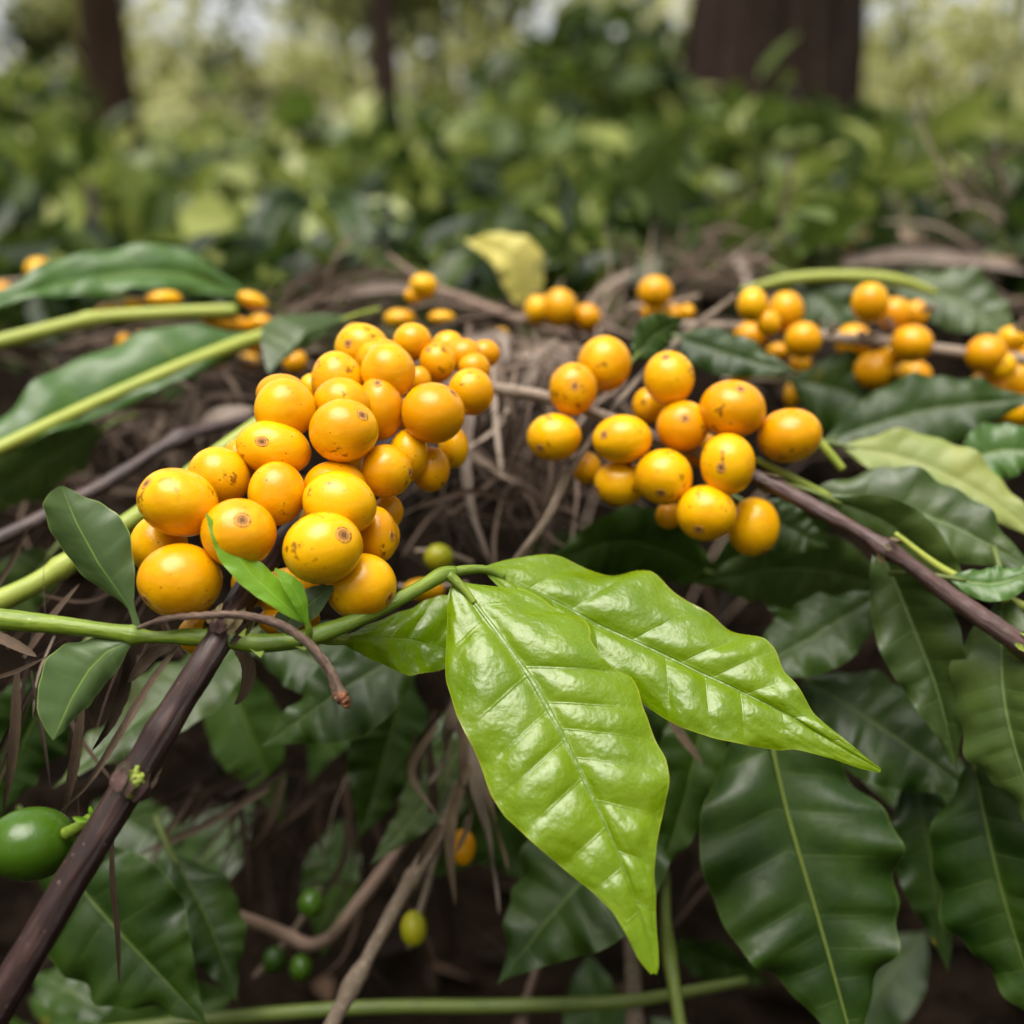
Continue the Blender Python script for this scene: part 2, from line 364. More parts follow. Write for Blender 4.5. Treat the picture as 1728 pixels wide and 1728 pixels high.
# far wood, olive crowns coloured paler with distance for haze, gaps of sky
b = Bag()
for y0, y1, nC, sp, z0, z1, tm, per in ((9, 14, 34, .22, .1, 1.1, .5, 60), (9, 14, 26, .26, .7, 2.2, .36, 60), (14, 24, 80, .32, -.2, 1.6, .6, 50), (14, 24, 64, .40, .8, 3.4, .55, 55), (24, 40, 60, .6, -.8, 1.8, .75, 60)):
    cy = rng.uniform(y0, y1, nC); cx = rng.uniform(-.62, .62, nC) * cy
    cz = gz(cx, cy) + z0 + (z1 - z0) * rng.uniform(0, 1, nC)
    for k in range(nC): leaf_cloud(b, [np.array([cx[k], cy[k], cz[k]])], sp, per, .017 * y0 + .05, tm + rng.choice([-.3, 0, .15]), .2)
for k in range(26):                 # bare grey stems of the far wood
    y_ = rng.uniform(9, 20); x_ = rng.uniform(-.55, .55) * y_; z_ = float(gz(x_, y_)); r_ = rng.uniform(.02, .06); ln_ = rng.normal(0, .3)
    V_, F_, U_ = tube_geo([(x_, y_, z_), (x_ + ln_ * .4, y_, z_ + 2), (x_ + ln_, y_, z_ + 4.5)], [r_, r_ * .8, r_ * .5], 10, 6)
    b.add(V_, F_, U_, 0.0)
for k in range(420):                # unseen wood added beside and behind the viewer, dense to cut low sky light
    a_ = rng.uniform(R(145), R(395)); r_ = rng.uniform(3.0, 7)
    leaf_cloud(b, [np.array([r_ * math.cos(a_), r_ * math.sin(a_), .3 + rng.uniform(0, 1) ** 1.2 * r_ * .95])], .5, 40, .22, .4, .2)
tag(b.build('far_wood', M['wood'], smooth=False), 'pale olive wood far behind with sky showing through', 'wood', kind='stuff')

# ------------------------------------------------------------------ trees
def tree(px, d, base_row, width_px, lean, label, mat, H, crown_c, crown_n, tint, crown_spread, extra=()):
    x = (px - 864) / F * d; base = at(px, base_row, d)
    x0, y0 = base[0], base[1]; z0 = float(gz(x0, y0)) - .05
    r = width_px * d / F / 2
    t = empty('tree', (x0, y0, z0)); tag(t, label, 'tree', 'trees standing behind the coffee plants')
    pts = [(x0, y0, z0), (x0 + lean*.03*H, y0, z0 + .12*H), (x0 + lean*.3*H, y0, z0 + .5*H), (x0 + lean*.7*H, y0, z0 + H)]
    V_, F_, U_ = tube_geo(pts, [r*1.35, r*1.04, r*.85, r*.4], 60, 28, rough=.05, seed=int(px))
    B_ = Bag(); B_.add(V_, F_, U_)
    top = np.array(pts[2])
    cs = []
    for k in range(6):
        a = k * 1.05 + px; L_ = H * rng.uniform(.22, .36)
        st = np.array(pts[2]) * (1 - k/7) + np.array(pts[3]) * (k/7)
        en = st + np.array([math.cos(a) * L_, math.sin(a) * L_, L_ * .5])
        V_, F_, U_ = tube_geo([st, (st+en)/2 + [0, 0, .05*H], en], [r*.35, r*.22, r*.06], 14, 8)
        B_.add(V_, F_, U_); cs += [en, (st + en) / 2 + rng.normal(size=3) * .1 * H]
    for e in extra:
        V_, F_, U_ = tube_geo([at(*q[:3]) for q in e], [q[3] * q[2] / F for q in e], 16, 8); B_.add(V_, F_, U_)
    B_.build('trunk', mat, t)
    C_ = Bag()
    cc = [np.array(c) + rng.normal(size=3) * crown_spread for c in cs for _ in range(crown_n)]
    cc += [np.array(c) for c in crown_c]
    leaf_cloud(C_, cc, crown_spread * .55, 55, .045 * math.sqrt(d) * 1.1, tint)
    C_.build('crown', M['wood'], t, smooth=False)
    return t
tree(1280, 3.1, 372, 240, .006, 'thick dark brown tree trunk rising behind the heap', M['trunk'], 7.5, [], 3, .25, .5)
tree(206, 4.6, 330, 74, -.004, 'slim brown tree trunk with a dark side branch, left of the thick one', M['trunk2'], 6.5,
     [at(95, 20, 4.6), at(60, 50, 4.7), at(50, -30, 4.6)], 3, .15, .16,
     extra=[[(205, 180, 4.6, 14), (150, 110, 4.6, 9), (95, 20, 4.6, 6)]])
tree(655, 7.0, 300, 46, .002, 'thin dark tree trunk far back under low hanging foliage', M['trunk'], 5.5,
     [at(640, 10, 7), at(700, 5, 7), at(600, -10, 7.1), at(760, 20, 7), at(690, 40, 7.2), at(560, 10, 7), at(730, -20, 7), at(660, -25, 6.9), at(800, 0, 7), at(850, -20, 7)], 3, .22, .3)

# a bush standing in front of the thick trunk, and the bush on the left
def bush(name, label, base, spread, cents, sz, tm, mat):
    t = empty(name, base); tag(t, label, 'bush')
    S_ = Bag()
    for c in cents:
        V_, F_, U_ = tube_geo([base, (np.array(base) + c) / 2 + rng.normal(size=3) * spread * .3, c], [.008, .006, .003], 10, 6); S_.add(V_, F_, U_)
    S_.build('stem', M['trunk2'], t)
    C_ = Bag(); leaf_cloud(C_, [np.array(c) for c in cents for _ in range(2)], spread, 40, sz, tm, .16)
    C_.build('foliage', mat, t, smooth=False)
bc = [at(px, py, rng.uniform(1.9, 2.6)) for px, py in ((1210, 285), (1250, 262), (1300, 280), (1360, 265), (1420, 270), (1290, 290), (1350, 300), (1420, 310), (1480, 260), (1240, 260), (1500, 320), (1390, 340), (1330, 340))]
bq = at(1340, 420, 2.3); bush('leafy_bush', 'dark leafy bush covering the foot of the thick trunk', (bq[0], bq[1], float(gz(bq[0], bq[1]))), .055, bc, .085, .22, M['under'])
bc = [at(px, py, rng.uniform(3.2, 3.8)) for px, py in ((20, 190), (60, 210), (80, 180), (30, 240), (70, 250), (50, 160), (0, 220))]
bq = at(90, 380, 3.5); bush('leafy_bush', 'deep green bush in front of the slim brown trunk at the left edge', (bq[0], bq[1], float(gz(bq[0], bq[1]))), .055, bc, .09, .2, M['under'])

bc = [at(px, py, rng.uniform(4.3, 5.2)) for px, py in ((880, 150), (930, 120), (990, 160), (1040, 130), (1090, 170), (860, 210), (920, 220), (980, 230), (1050, 220), (1110, 220), (1010, 100), (1080, 110))]
bq = at(980, 330, 4.8); bush('leafy_bush', 'dark rounded bush between the thin far trunk and the thick trunk', (bq[0], bq[1], float(gz(bq[0], bq[1]))), .12, bc, .17, .22, M['under'])

# ------------------------------------------------------------------ litter and dry grass
def blade_geo(pts, w0, n=12, twist=0.0, curl=.3, tip=True, fac=None):
    C = spline(pts, n); T = norm(np.gradient(C, axis=0))
    s0 = np.cross(T, BCK if fac is None else fac); s0 = norm(s0 + 1e-6)
    nn = np.cross(s0, T); u = np.linspace(0, 1, n)
    a = (twist * u)[:, None]; s = s0 * np.cos(a) + nn * np.sin(a); q = np.cross(s, T)
    prof = (np.sin(np.pi * np.clip(u * .93 + .07, 0, 1)) ** .55 if tip else .55 + .45 * np.sin(np.pi * u ** .8)) * w0
    prof = prof[:, None]
    rg = 1 + .05 * np.sin(np.arange(n) * 2.1 + w0 * 9e4)[:, None] * (n > 15); prof = prof * rg
    Lf = C + s * prof + q * prof * curl; Rt = C - s * prof + q * prof * curl
    V = np.stack([Lf, C, Rt], 1).reshape(-1, 3)
    Fc = [(3*i+j, 3*i+j+1, 3*i+j+4, 3*i+j+3) for i in range(n-1) for j in range(2)]
    uv = np.stack([np.repeat(u, 3), np.tile([0, .5, 1.], n)], 1)
    return V, Fc, uv

b = Bag()
def tuft(bag, px, py, d, ang, ln, n, spread, wpx, tint, dd=0.0, sag=.2, jit=30):
    """a tuft of fine dry grass: ang in degrees on the picture (0 right, 90 up), ln and wpx in px"""
    for k in range(n):
        a = R(ang + rng.normal(0, spread)); L_ = ln * rng.uniform(.5, 1.25); x0, y0 = px + rng.normal(0, jit), py + rng.normal(0, jit * .6)
        d0 = d + rng.normal(0, .010); d1 = d0 + dd * rng.uniform(.4, 1.3)
        x1, y1 = x0 + math.cos(a) * L_, y0 - math.sin(a) * L_; bow = rng.normal(0, .11) * L_
        mx, my = (x0 + x1) / 2 - math.sin(a) * bow, (y0 + y1) / 2 - math.cos(a) * bow - sag * L_ * rng.uniform(.2, .8)
        P3 = [at(x0, y0, d0), at(mx, my, (d0 + d1) / 2), at(x1, y1, d1)]
        V_, F_, U_ = blade_geo(P3, wpx * rng.uniform(.3, 1.4) ** 1.7 * (.75 if d > .5 else 1) * d / F, 9, rng.uniform(-2.5, 2.5), rng.uniform(.1, .7))
        bag.add(V_, F_, U_, float(np.clip(rng.normal(tint, .2), 0, 1)))
for k in range(620):                # loose strands lying over the heap
    x = rng.uniform(-.42, .42); y = rng.uniform(.47, .80)
    a = rng.normal(0, .5) + (math.pi if rng.random() < .5 else 0); L_ = rng.uniform(.04, .13)
    p0 = np.array([x, y, float(gz(x, y)) + rng.uniform(0, .012)])
    e = p0 + np.array([math.cos(a), math.sin(a) * .8, 0]) * L_; m_ = (p0 + e) / 2
    e[2] = float(gz(e[0], e[1])) + rng.uniform(-.004, .02); m_[2] = max(float(gz(m_[0], m_[1])) + .003, (p0[2] + e[2]) / 2) + rng.uniform(0, .012)
    V_, F_, U_ = blade_geo([p0, m_, e], rng.uniform(.0004, .0016), 8, rng.uniform(-2, 2), rng.uniform(0, .6), fac=np.array([0, -.5, .85]))
    b.add(V_, F_, U_, float(np.clip(rng.normal(.32, .22), 0, 1)))
for q in ((520, 520, 0.43, 15, 204, 32, 26.4, 3.4, 0.45, 0, 0.12), (640, 500, 0.45, -8, 221, 13, 23, 3.4, 0.5, 0, 0.05), (760, 510, 0.45, -22, 204, 13, 21.3, 4.25, 0.35, 0, 0.05), (880, 560, 0.42, -12, 170, 19, 29.8, 4.25, 0.5, -0.01, 0.05),
          (460, 545, 0.42, 8, 187, 32, 29.8, 3.4, 0.4, 0, 0.1), (1010, 560, 0.43, 40, 170, 17, 33.2, 4.25, 0.6, 0.02, 0.15), (1060, 520, 0.48, 50, 127.5, 13, 40, 3.4, 0.5, 0.03, 0.2), (1180, 470, 0.5, 20, 136, 24, 48.5, 3.4, 0.5, 0, 0.25),
          (1120, 450, 0.55, 60, 93.5, 24, 57, 2.975, 0.5, 0, 0.3), (1230, 440, 0.56, -40, 102, 21, 57, 3.4, 0.45, 0, 0.3), (950, 590, 0.36, 205, 127.5, 19, 29.8, 5.1, 0.7, 0, 0.05), (820, 580, 0.345, -100, 221, 27, 21.3, 5.1, 0.5, -0.02, 0),
          (870, 600, 0.345, -95, 246.5, 28, 21.3, 4.25, 0.4, -0.02, 0), (760, 640, 0.35, -85, 221, 24, 26.4, 4.25, 0.35, -0.02, 0), (920, 640, 0.34, -110, 221, 24, 29.8, 4.25, 0.4, -0.02, 0), (700, 600, 0.37, -60, 221, 19, 31.5, 4.25, 0.4, -0.01, 0),
          (980, 640, 0.35, -125, 255, 24, 26.4, 3.4, 0.45, -0.02, 0), (880, 820, 0.33, -80, 170, 32, 57, 3.4, 0.3, -0.02, 0), (760, 860, 0.33, -70, 161.5, 24, 57, 3.4, 0.25, -0.01, 0),
          (270, 600, 0.4, -15, 195.5, 28, 26.4, 4.25, 0.45, 0, 0.05), (230, 700, 0.38, -75, 170, 27, 43.4, 4.25, 0.35, -0.01, 0), (330, 660, 0.37, -80, 187, 24, 40, 4.25, 0.4, -0.01, 0), (120, 590, 0.42, -3, 221, 32, 23, 4.25, 0.35, 0, 0.05), (140, 800, 0.36, -55, 170, 20, 48.5, 4.25, 0.3, 0, 0),
          (1450, 420, 0.6, -5, 221, 26, 26.4, 3.4, 0.55, 0, 0.1), (1580, 400, 0.62, -12, 204, 26, 29.8, 3.4, 0.55, 0, 0.1), (1700, 400, 0.6, 150, 187, 24, 40, 3.4, 0.6, 0, 0.15), (1690, 450, 0.56, 175, 221, 24, 23, 3.4, 0.5, 0, 0.1), (1320, 420, 0.6, 5, 170, 18, 36.6, 3.4, 0.4, 0, 0.15),
          (1130, 390, 0.82, 10, 93.5, 21, 65.5, 2.21, 0.4, 0, 0.3), (1220, 375, 0.85, 170, 93.5, 21, 65.5, 2.21, 0.4, 0, 0.3), (1280, 390, 0.82, 150, 85, 30, 65.5, 2.21, 0.4, 0, 0.3),
          (220, 1080, 0.245, -115, 255, 5, 23, 3.4, 0.35, -0.01, 0), (110, 1080, 0.25, -105, 280.5, 5, 26.4, 3.4, 0.3, -0.01, 0), (40, 1060, 0.245, 35, 170, 4, 40, 3.4, 0.45, 0, 0), (60, 1130, 0.25, -95, 255, 5, 29.8, 3.4, 0.25, -0.01, 0), (270, 960, 0.26, -120, 221, 6, 26.4, 3.4, 0.4, 0, 0),
          (380, 1330, 0.31, -110, 221, 12, 33.2, 4.25, 0.1375, 0, 0), (470, 1300, 0.33, -125, 280.5, 16, 29.8, 4.25, 0.154, 0, 0), (560, 1320, 0.33, -115, 238, 12, 36.6, 4.25, 0.121, 0, 0), (740, 1210, 0.3, -98, 238, 14, 19.6, 5.1, 0.4, 0, 0), (640, 1500, 0.33, -100, 170, 9, 57, 3.4, 0.1375, 0, 0), (1240, 1440, 0.33, -80, 204, 6, 48.5, 3.4, 0.1375, 0, 0), (1600, 1390, 0.31, -30, 153, 6, 48.5, 3.4, 0.165, 0, 0)):
    tuft(b, *q[:10], sag=q[10])
tag(b.build('dry_grass', M['drygrass']), 'brown dry grass strewn over the heap behind the yellow cherries', 'dry grass', kind='stuff')
b = Bag()
for k in range(60):               # straw hanging down the front of the heap
    x = rng.uniform(-.17, .13); y = rng.uniform(.42, .50); z = float(gz(x, y)) + rng.uniform(.0, .02)
    L_ = rng.uniform(.05, .13); sx = rng.normal(0, .02)
    p0 = np.array([x, y, z]); m_ = p0 + [sx * .4, -.02, -L_ * .4]; e = p0 + [sx, -.035, -L_]
    V_, F_, U_ = blade_geo([p0, m_, e], rng.uniform(.0006, .0022), 8, rng.uniform(-2, 2), .3)
    b.add(V_, F_, U_, float(np.clip(rng.normal(.18, .15), 0, 1)))
tag(b.build('mulch', M['litter']), 'straw darkened in colour for shade, hanging down the front of the heap', 'mulch', kind='stuff')
b = Bag()
n = 2600
x = rng.uniform(-.6, .6, n); y = rng.uniform(.1, 1.2, n) ; z = gz(x, y) + rng.uniform(0, .012, n)
s = rng.uniform(.012, .04, n)
quads_leaf(b, np.stack([x, y, z], 1), rdir(n, 0) * [1, 1, .3], rdir(n, 1.8), s, s * .28, rng.uniform(0, .6, n), np.clip(rng.normal(.35, .22, n), 0, 1))
tag(b.build('leaf_litter', M['litter'], smooth=False), 'brown dead leaf litter lying on the dark heap', 'leaf litter', kind='stuff')

# ------------------------------------------------------------------ coffee leaves
def grid_faces(nu, nv): return [(i*nv+j, i*nv+j+1, (i+1)*nv+j+1, (i+1)*nv+j) for i in range(nu-1) for j in range(nv-1)]
def finish_leaf(name, G, mat, parent, nveins, amp, midr, wave, seed):
    nu, nv = G.shape[:2]; u = np.linspace(0, 1, nu)[:, None]; v = np.linspace(-1, 1, nv)[None, :]
    du = np.gradient(G, axis=0); dv = np.gradient(G, axis=1); Nn = norm(np.cross(dv, du))
    if (Nn * BCK).sum(-1).mean() < 0: Nn = -Nn
    rr = np.random.default_rng(seed)
    av = np.abs(v); sd1 = (v > 0) * 1.0
    uw = u * nveins + (.28 * np.sin(u * 7 + seed) + .16 * np.sin(u * 17 + seed * 2)) + sd1 * (.35 + .2 * np.sin(u * 9 + seed * 3)); fr = uw % 1.0
    fade = np.clip(np.minimum(u * 7, (1 - u) * 6), 0, 1)
    pil = np.sin(np.pi * fr) ** .65 * np.sin(np.pi * np.clip(av, 0, 1) ** .75) ** .8
    cell = np.clip(np.floor(uw), 0, nveins + 1).astype(int)
    ra = rr.uniform(.3, 1.4, (nveins + 2, 2)); A = np.where(v < 0, ra[cell, 0], ra[cell, 1]); unn = uw / 9.0
    wl_ = np.linalg.norm(G[:, 0] - G[:, -1], axis=-1); wl_ = np.clip(wl_ / (wl_.max() * .55), 0, 1)[:, None]
    h = amp * pil * A * fade
    h = h + amp * .30 * np.sin(u * 23 + 5 * v + seed) * np.sin(v * 6 + 7 * u + seed * 2) * av + amp * .10 * np.sin(u * 71 - 9 * v + seed) * np.sin(v * 13 + 5 * u) * av ** .5
    h = h + (1 - u ** 2.5) * (-midr * np.exp(-(av / .10) ** 2) + midr * 1.0 * np.exp(-(av / .028) ** 2) * (1 - u * .8))
    h = h + wave * (np.sin(u * (17 + seed % 5) + seed + (v > 0) * 1.7) + .6 * np.sin(u * (39 + seed % 7) + seed * 3 + (v > 0) * 2.9)) * av ** 2.2
    h = h * wl_
    G = G + Nn * h[..., None]
    uv = np.stack([unn * 9.0 / nveins, np.broadcast_to((v + 1) / 2, (nu, nv))], 2).reshape(-1, 2)
    return obj(name, G.reshape(-1, 3), grid_faces(nu, nv), mat, parent, uv=uv)

def traced_leaf(mid, le, re, mat, parent, nveins=9, amp=.0008, midr=.0004, wave=.0008, el=.8, er=.8, nu=90, nv=33, arch=.0, seed=1, name='leaf'):
    """outline and midrib measured as (px, py, depth)"""
    u = np.linspace(0, 1, nu)
    Mp = lin(mid, u); Lp = lin(le, u ** el); Rp = lin(re, u ** er)
    for A_ in (Mp, Lp, Rp):
        for _ in range(2): A_[1:-1] = (A_[:-2] + 2 * A_[1:-1] + A_[2:]) / 4
    v = np.linspace(-1, 1, nv); a = np.abs(v)[None, :, None]
    E = np.where((v < 0)[None, :, None], Lp[:, None, :], Rp[:, None, :])
    q = Mp[:, None, :] * (1 - a) + E * a
    wq = np.linalg.norm(Lp[:, :2] - Rp[:, :2], axis=1); q[..., 2] -= arch * (wq / wq.max())[:, None] ** 1.5 * np.sin(np.pi * a[..., 0])
    G = CAM + q[..., 2:3] * (FWD + (q[..., 0:1] - 864) / F * RGT - (q[..., 1:2] - 864) / F * UPV)
    return finish_leaf(name, G, mat, parent, nveins, amp, midr, wave, seed)

def curve_leaf(mid, wl, wr, roll, mat, parent=None, fold=12, nveins=8, amp=.0007, midr=.0003, wave=.0012, nu=48, nv=17, seed=1, name='leaf', adv=.25, shape=1.15, base=.75, twist=0, curl=0.0):
    """mid: (px,py,depth); widths in px at that depth; roll about the midrib away from facing the camera"""
    C = spline([at(*p) for p in mid], nu); T = norm(np.gradient(C, axis=0)); u = np.linspace(0, 1, nu)
    dbar = np.interp(u, np.linspace(0, 1, len(mid)), [p[2] for p in mid])
    view = norm(CAM - C); S = norm(np.cross(T, view)); Nn = np.cross(S, T)
    a = (R(roll) + R(twist) * u)[:, None]; S2 = S * np.cos(a) + Nn * np.sin(a); N2 = np.cross(S2, T)
    prof = np.sin(np.pi * np.clip(u ** base, 0, 1)) ** shape; prof[0] = .02; prof[-1] = .01
    v = np.linspace(-1, 1, nv); av = np.abs(v)
    W = np.where(v[None] < 0, wl, wr) * (prof * dbar / F)[:, None] * av[None]
    fo = R(fold); sg = np.sign(v)[None, :, None]
    G = C[:, None] + S2[:, None] * sg * W[..., None] * math.cos(fo) + N2[:, None] * W[..., None] * (math.sin(fo) - curl * av[None, :, None] ** 2)
    G = G + T[:, None] * (W * adv)[..., None] * np.clip((1 - u) * 2.2, 0, 1)[:, None, None]
    return finish_leaf(name, G, mat, parent, nveins, amp, midr, wave, seed)

# ------------------------------------------------------------------ cherries
def ico(sub):
    bm = bmesh.new(); bmesh.ops.create_icosphere(bm, subdivisions=sub, radius=1)
    v = np.array([x.co[:] for x in bm.verts]); f = [tuple(x.index for x in p.verts) for p in bm.faces]; bm.free(); return v, f
ICO = {s: ico(s) for s in (3, 4, 5)}
def cherry(parent, cx, cy, wpx, hpx, d, rot=0, scar=None, mat='cherry', name='cherry', label=None, sub=4, bigscar=1.0):
    """ellipsoid seen as wpx x hpx; scar = offset of the blossom scar from the centre, px"""
    a, bb = wpx / 2 * d / F, hpx / 2 * d / F; c = (a + bb) / 2
    # axes of the viewing ray through the centre
    ctr = at(cx, cy, d); B = norm(CAM - ctr); Rr = norm(np.cross(UPV, B)); Uu = np.cross(B, Rr)
    rot = R(rot)
    R2 = Rr * math.cos(rot) + Uu * math.sin(rot); U2 = Uu * math.cos(rot) - Rr * math.sin(rot)
    if scar is None:
        th = random.uniform(0, 6.28); sdv = np.array([math.cos(th) * .8, math.sin(th) * .8, -.6])
    else:
        sx, sy = scar; lx = (sx * math.cos(rot) - sy * math.sin(rot)) / (wpx / 2); ly = (-sy * math.cos(rot) - sx * math.sin(rot)) / (hpx / 2)
        rr = min(.95, math.hypot(lx, ly)); k = rr / (math.hypot(lx, ly) + 1e-9)
        sdv = np.array([lx * k, ly * k, math.sqrt(1 - rr * rr)])
    sdv = norm(sdv); ph = np.array([random.uniform(0, 6) for _ in range(6)])
    def surf(dirs, off=0.0):
        ang = np.arccos(np.clip(dirs @ sdv, -1, 1))
        r = 1 - .035 * np.exp(-(ang / .32) ** 2) + .012 * np.sin(dirs[:, 0] * 2.6 + ph[0]) * np.sin(dirs[:, 1] * 2.9 + ph[1]) + .010 * np.sin(dirs[:, 2] * 3.1 + ph[2])
        q = dirs * (r + off)[:, None]
        return ctr + q[:, :1] * a * R2 + q[:, 1:2] * bb * U2 + q[:, 2:3] * c * B
    V_, F_ = ICO[sub]
    o = obj(name, surf(V_, np.zeros(len(V_))), F_, M[mat], parent)
    if label: o['label'] = label
    if scar is not None:
        e1 = norm(np.cross(sdv, [.3, .8, .5])); e2 = np.cross(sdv, e1); k = 28
        rs = np.array([0, .15, .3, .42, .55, .68, .8, .87, .93, 1.0]); am = .25 * bigscar
        hgt = np.array([.012, .010, .002, .008, .004, .010, .008, .001, .006, -.004])
        dirs = []; off = []; uv = []
        for r_, h_ in zip(rs, hgt):
            for j in range(k):
                t = j / k * 2 * math.pi; an = am * r_
                dirs.append(sdv * math.cos(an) + (e1 * math.cos(t) + e2 * math.sin(t)) * math.sin(an)); off.append(h_ + .004 * (r_ < .95)); uv.append((r_, j / k))
        Vs = surf(np.array(dirs), np.array(off))
        Fs = [(i*k+j, i*k+(j+1) % k, (i+1)*k+(j+1) % k, (i+1)*k+j) for i in range(len(rs)-1) for j in range(k)]
        obj('blossom_scar', Vs, Fs, M['scar'], o, uv=np.array(uv))
    return o
def dep(px): return .211 * (133 / px) ** .6

# ================================================================== FRONT BRANCH
fb = empty('coffee_branch', at(-20, 1730, .19))
tag(fb, 'nearest coffee branch with a big heap of ripe yellow cherries and two bright lime leaves', 'coffee branch')
stem = ptube('stem', [(-60, 1790, .186, 31), (60, 1590, .189, 29), (160, 1420, .193, 28), (222, 1318, .196, 28), (290, 1205, .199, 26), (372, 1074, .204, 25), (412, 1005, .212, 24), (450, 945, .224, 22), (560, 840, .25, 18), (680, 740, .275, 15), (790, 665, .30, 12)],
             M['bark'], fb, n=150, k=24, rough=.02, knots=((.315, .10, .012), (.52, .12, .012)), seed=3)
# node collars with torn bracts
def bract_ring(c, axis, r, nb, ln, mat, parent, name, seed, spread=.5):
    rr = np.random.default_rng(seed); axis = norm(np.asarray(axis, float)); e1 = norm(np.cross(axis, [.2, .3, 1])); e2 = np.cross(axis, e1); B_ = Bag()
    for k in range(nb):
        a = k / nb * 6.283 + rr.uniform(-.3, .3); o_ = e1 * math.cos(a) + e2 * math.sin(a); tn = np.cross(axis, o_)
        l_ = ln * rr.uniform(.6, 1.3); w_ = r * rr.uniform(.2, .5)
        p = c + o_ * r * 1.0
        pts = [p - axis * l_ * .3, p + o_ * r * .12 + axis * l_ * .2, p + o_ * r * spread * rr.uniform(.3, 1.2) + axis * l_]
        V_, F_, U_ = blade_geo(pts, w_, 7, 0, .25, fac=o_); B_.add(V_, F_, U_)
    return B_.build(name, mat, parent)
c0 = at(375, 1070, .203); ax = norm(at(412, 1005, .212) - at(300, 1190, .2))
bract_ring(c0 + ax * .001, ax, .0034, 11, .0040, M['bracts'], stem, 'bract', 5, .35)
bract_ring(c0 - ax * .0005, ax, .0032, 7, .0030, M['bark'], stem, 'bract', 8, .25)
c1 = at(216, 1330, .1935); ax1 = norm(at(290, 1205, .199) - at(160, 1420, .193))
bract_ring(c1, ax1, .0032, 12, .0036, M['bark'], stem, 'bract', 15, .12)
bract_ring(c1 + ax1 * .001, ax1, .0030, 7, .0042, M['bracts'], stem, 'bract', 16, .3)
# bud in the lower node
B_ = Bag()
for k, (o1, o2) in enumerate((((218, 1345), (232, 1292)), ((210, 1335), (222, 1300)), ((228, 1330), (240, 1305)))):
    V_, F_, U_ = tube_geo([at(*o1, .1925), at((o1[0]+o2[0])/2 + 2, (o1[1]+o2[1])/2, .1917), at(*o2, .1925)], [.0006, .0011 - .0002*k, .0004], 26, 16, rough=.35, seed=70 + k); B_.add(V_, F_, U_)
B_.build('bud', M['moss'], stem)

# green shoots left and right of the upper node
sh_l = ptube('green_shoot', [(368, 1076, .2035, 15), (325, 1075, .203, 15), (235, 1073, .203, 15), (228, 1072, .203, 18), (215, 1070, .203, 16), (110, 1056, .203, 15), (20, 1047, .203, 18), (-60, 1040, .203, 21)], M['shoot'], fb, n=80, k=18, rough=.015, seed=2)
sh_r = ptube('green_shoot', [(385, 1080, .2035, 14), (425, 1085, .2035, 16), (480, 1083, .204, 15), (530, 1073, .205, 16), (590, 1051, .208, 14), (660, 1018, .213, 12), (720, 985, .218, 12), (752, 968, .221, 13), (768, 966, .222, 11)], M['shoot'], fb, n=80, k=18, rough=.015, seed=4)
for q in ([(756, 970, .2205, 9), (768, 980, .2205, 9), (784, 996, .220, 7), (800, 1018, .2195, 6)], [(756, 967, .222, 9), (790, 961, .224, 8), (822, 962, .226, 7), (850, 975, .2275, 6)], [(530, 1078, .206, 7), (560, 1082, .211, 7), (600, 1080, .222, 5)]):
    ptube('petiole', q, M['shoot'], fb, n=20, k=12)
V_ = Bag()
for q in (((420, 1094), (432, 1100), (446, 1098), (440, 1110)), ((408, 1066), (402, 1072), (412, 1076), (416, 1060)), ((496, 1090), (508, 1092), (520, 1088), (515, 1098))):
    V_.add([at(*p, .2012) for p in q], [(0, 1, 3), (1, 2, 3)])
V_.build('stipule', M['bud'], sh_r)

# the two lime leaves
midA = [(765, 980, .2215), (784, 994, .2205), (851, 1083, .2145), (896, 1144, .211), (940, 1222, .207), (984, 1311, .203), (1018, 1383, .200), (1040, 1433, .198), (1062, 1489, .196), (1096, 1594, .193), (1104, 1642, .192)]
leA = [(762, 988, .2215), (753, 1011, .220), (750, 1067, .2165), (753, 1150, .212), (773, 1211, .208), (796, 1256, .2055), (812, 1300, .203), (829, 1344, .201), (851, 1378, .1995), (901, 1422, .198), (951, 1467, .1965), (1001, 1506, .195), (1034, 1539, .194), (1057, 1578, .193), (1079, 1622, .192), (1098, 1644, .192)]
reA = [(775, 981, .222), (834, 986, .224), (884, 994, .224), (923, 1017, .2225), (946, 1036, .221), (982, 1040, .2215), (997, 1060, .2195), (993, 1084, .2165), (1012, 1112, .2145), (1036, 1130, .2140), (1068, 1139, .2140), (1080, 1160, .2128), (1087, 1194, .211), (1101, 1233, .209), (1121, 1278, .207), (1126, 1322, .2045), (1123, 1372, .202), (1107, 1428, .199), (1104, 1483, .197), (1106, 1539, .195), (1111, 1594, .193), (1112, 1633, .192), (1108, 1645, .192)]
traced_leaf(midA, leA, reA, M['young'], fb, nveins=9, amp=.0012, midr=.0006, wave=.0008, el=.85, er=.68, nu=150, nv=49, arch=.0012, seed=3)['label'] = 'lime green leaf hanging point down towards the viewer'
midB = [(818, 961, .2265), (851, 975, .2275), (896, 994, .2275), (951, 1022, .227), (1007, 1053, .226), (1062, 1078, .2245), (1118, 1103, .223), (1173, 1131, .2215), (1229, 1156, .22), (1284, 1183, .2185), (1329, 1206, .217), (1373, 1233, .2155), (1429, 1267, .2135), (1487, 1301, .2115)]
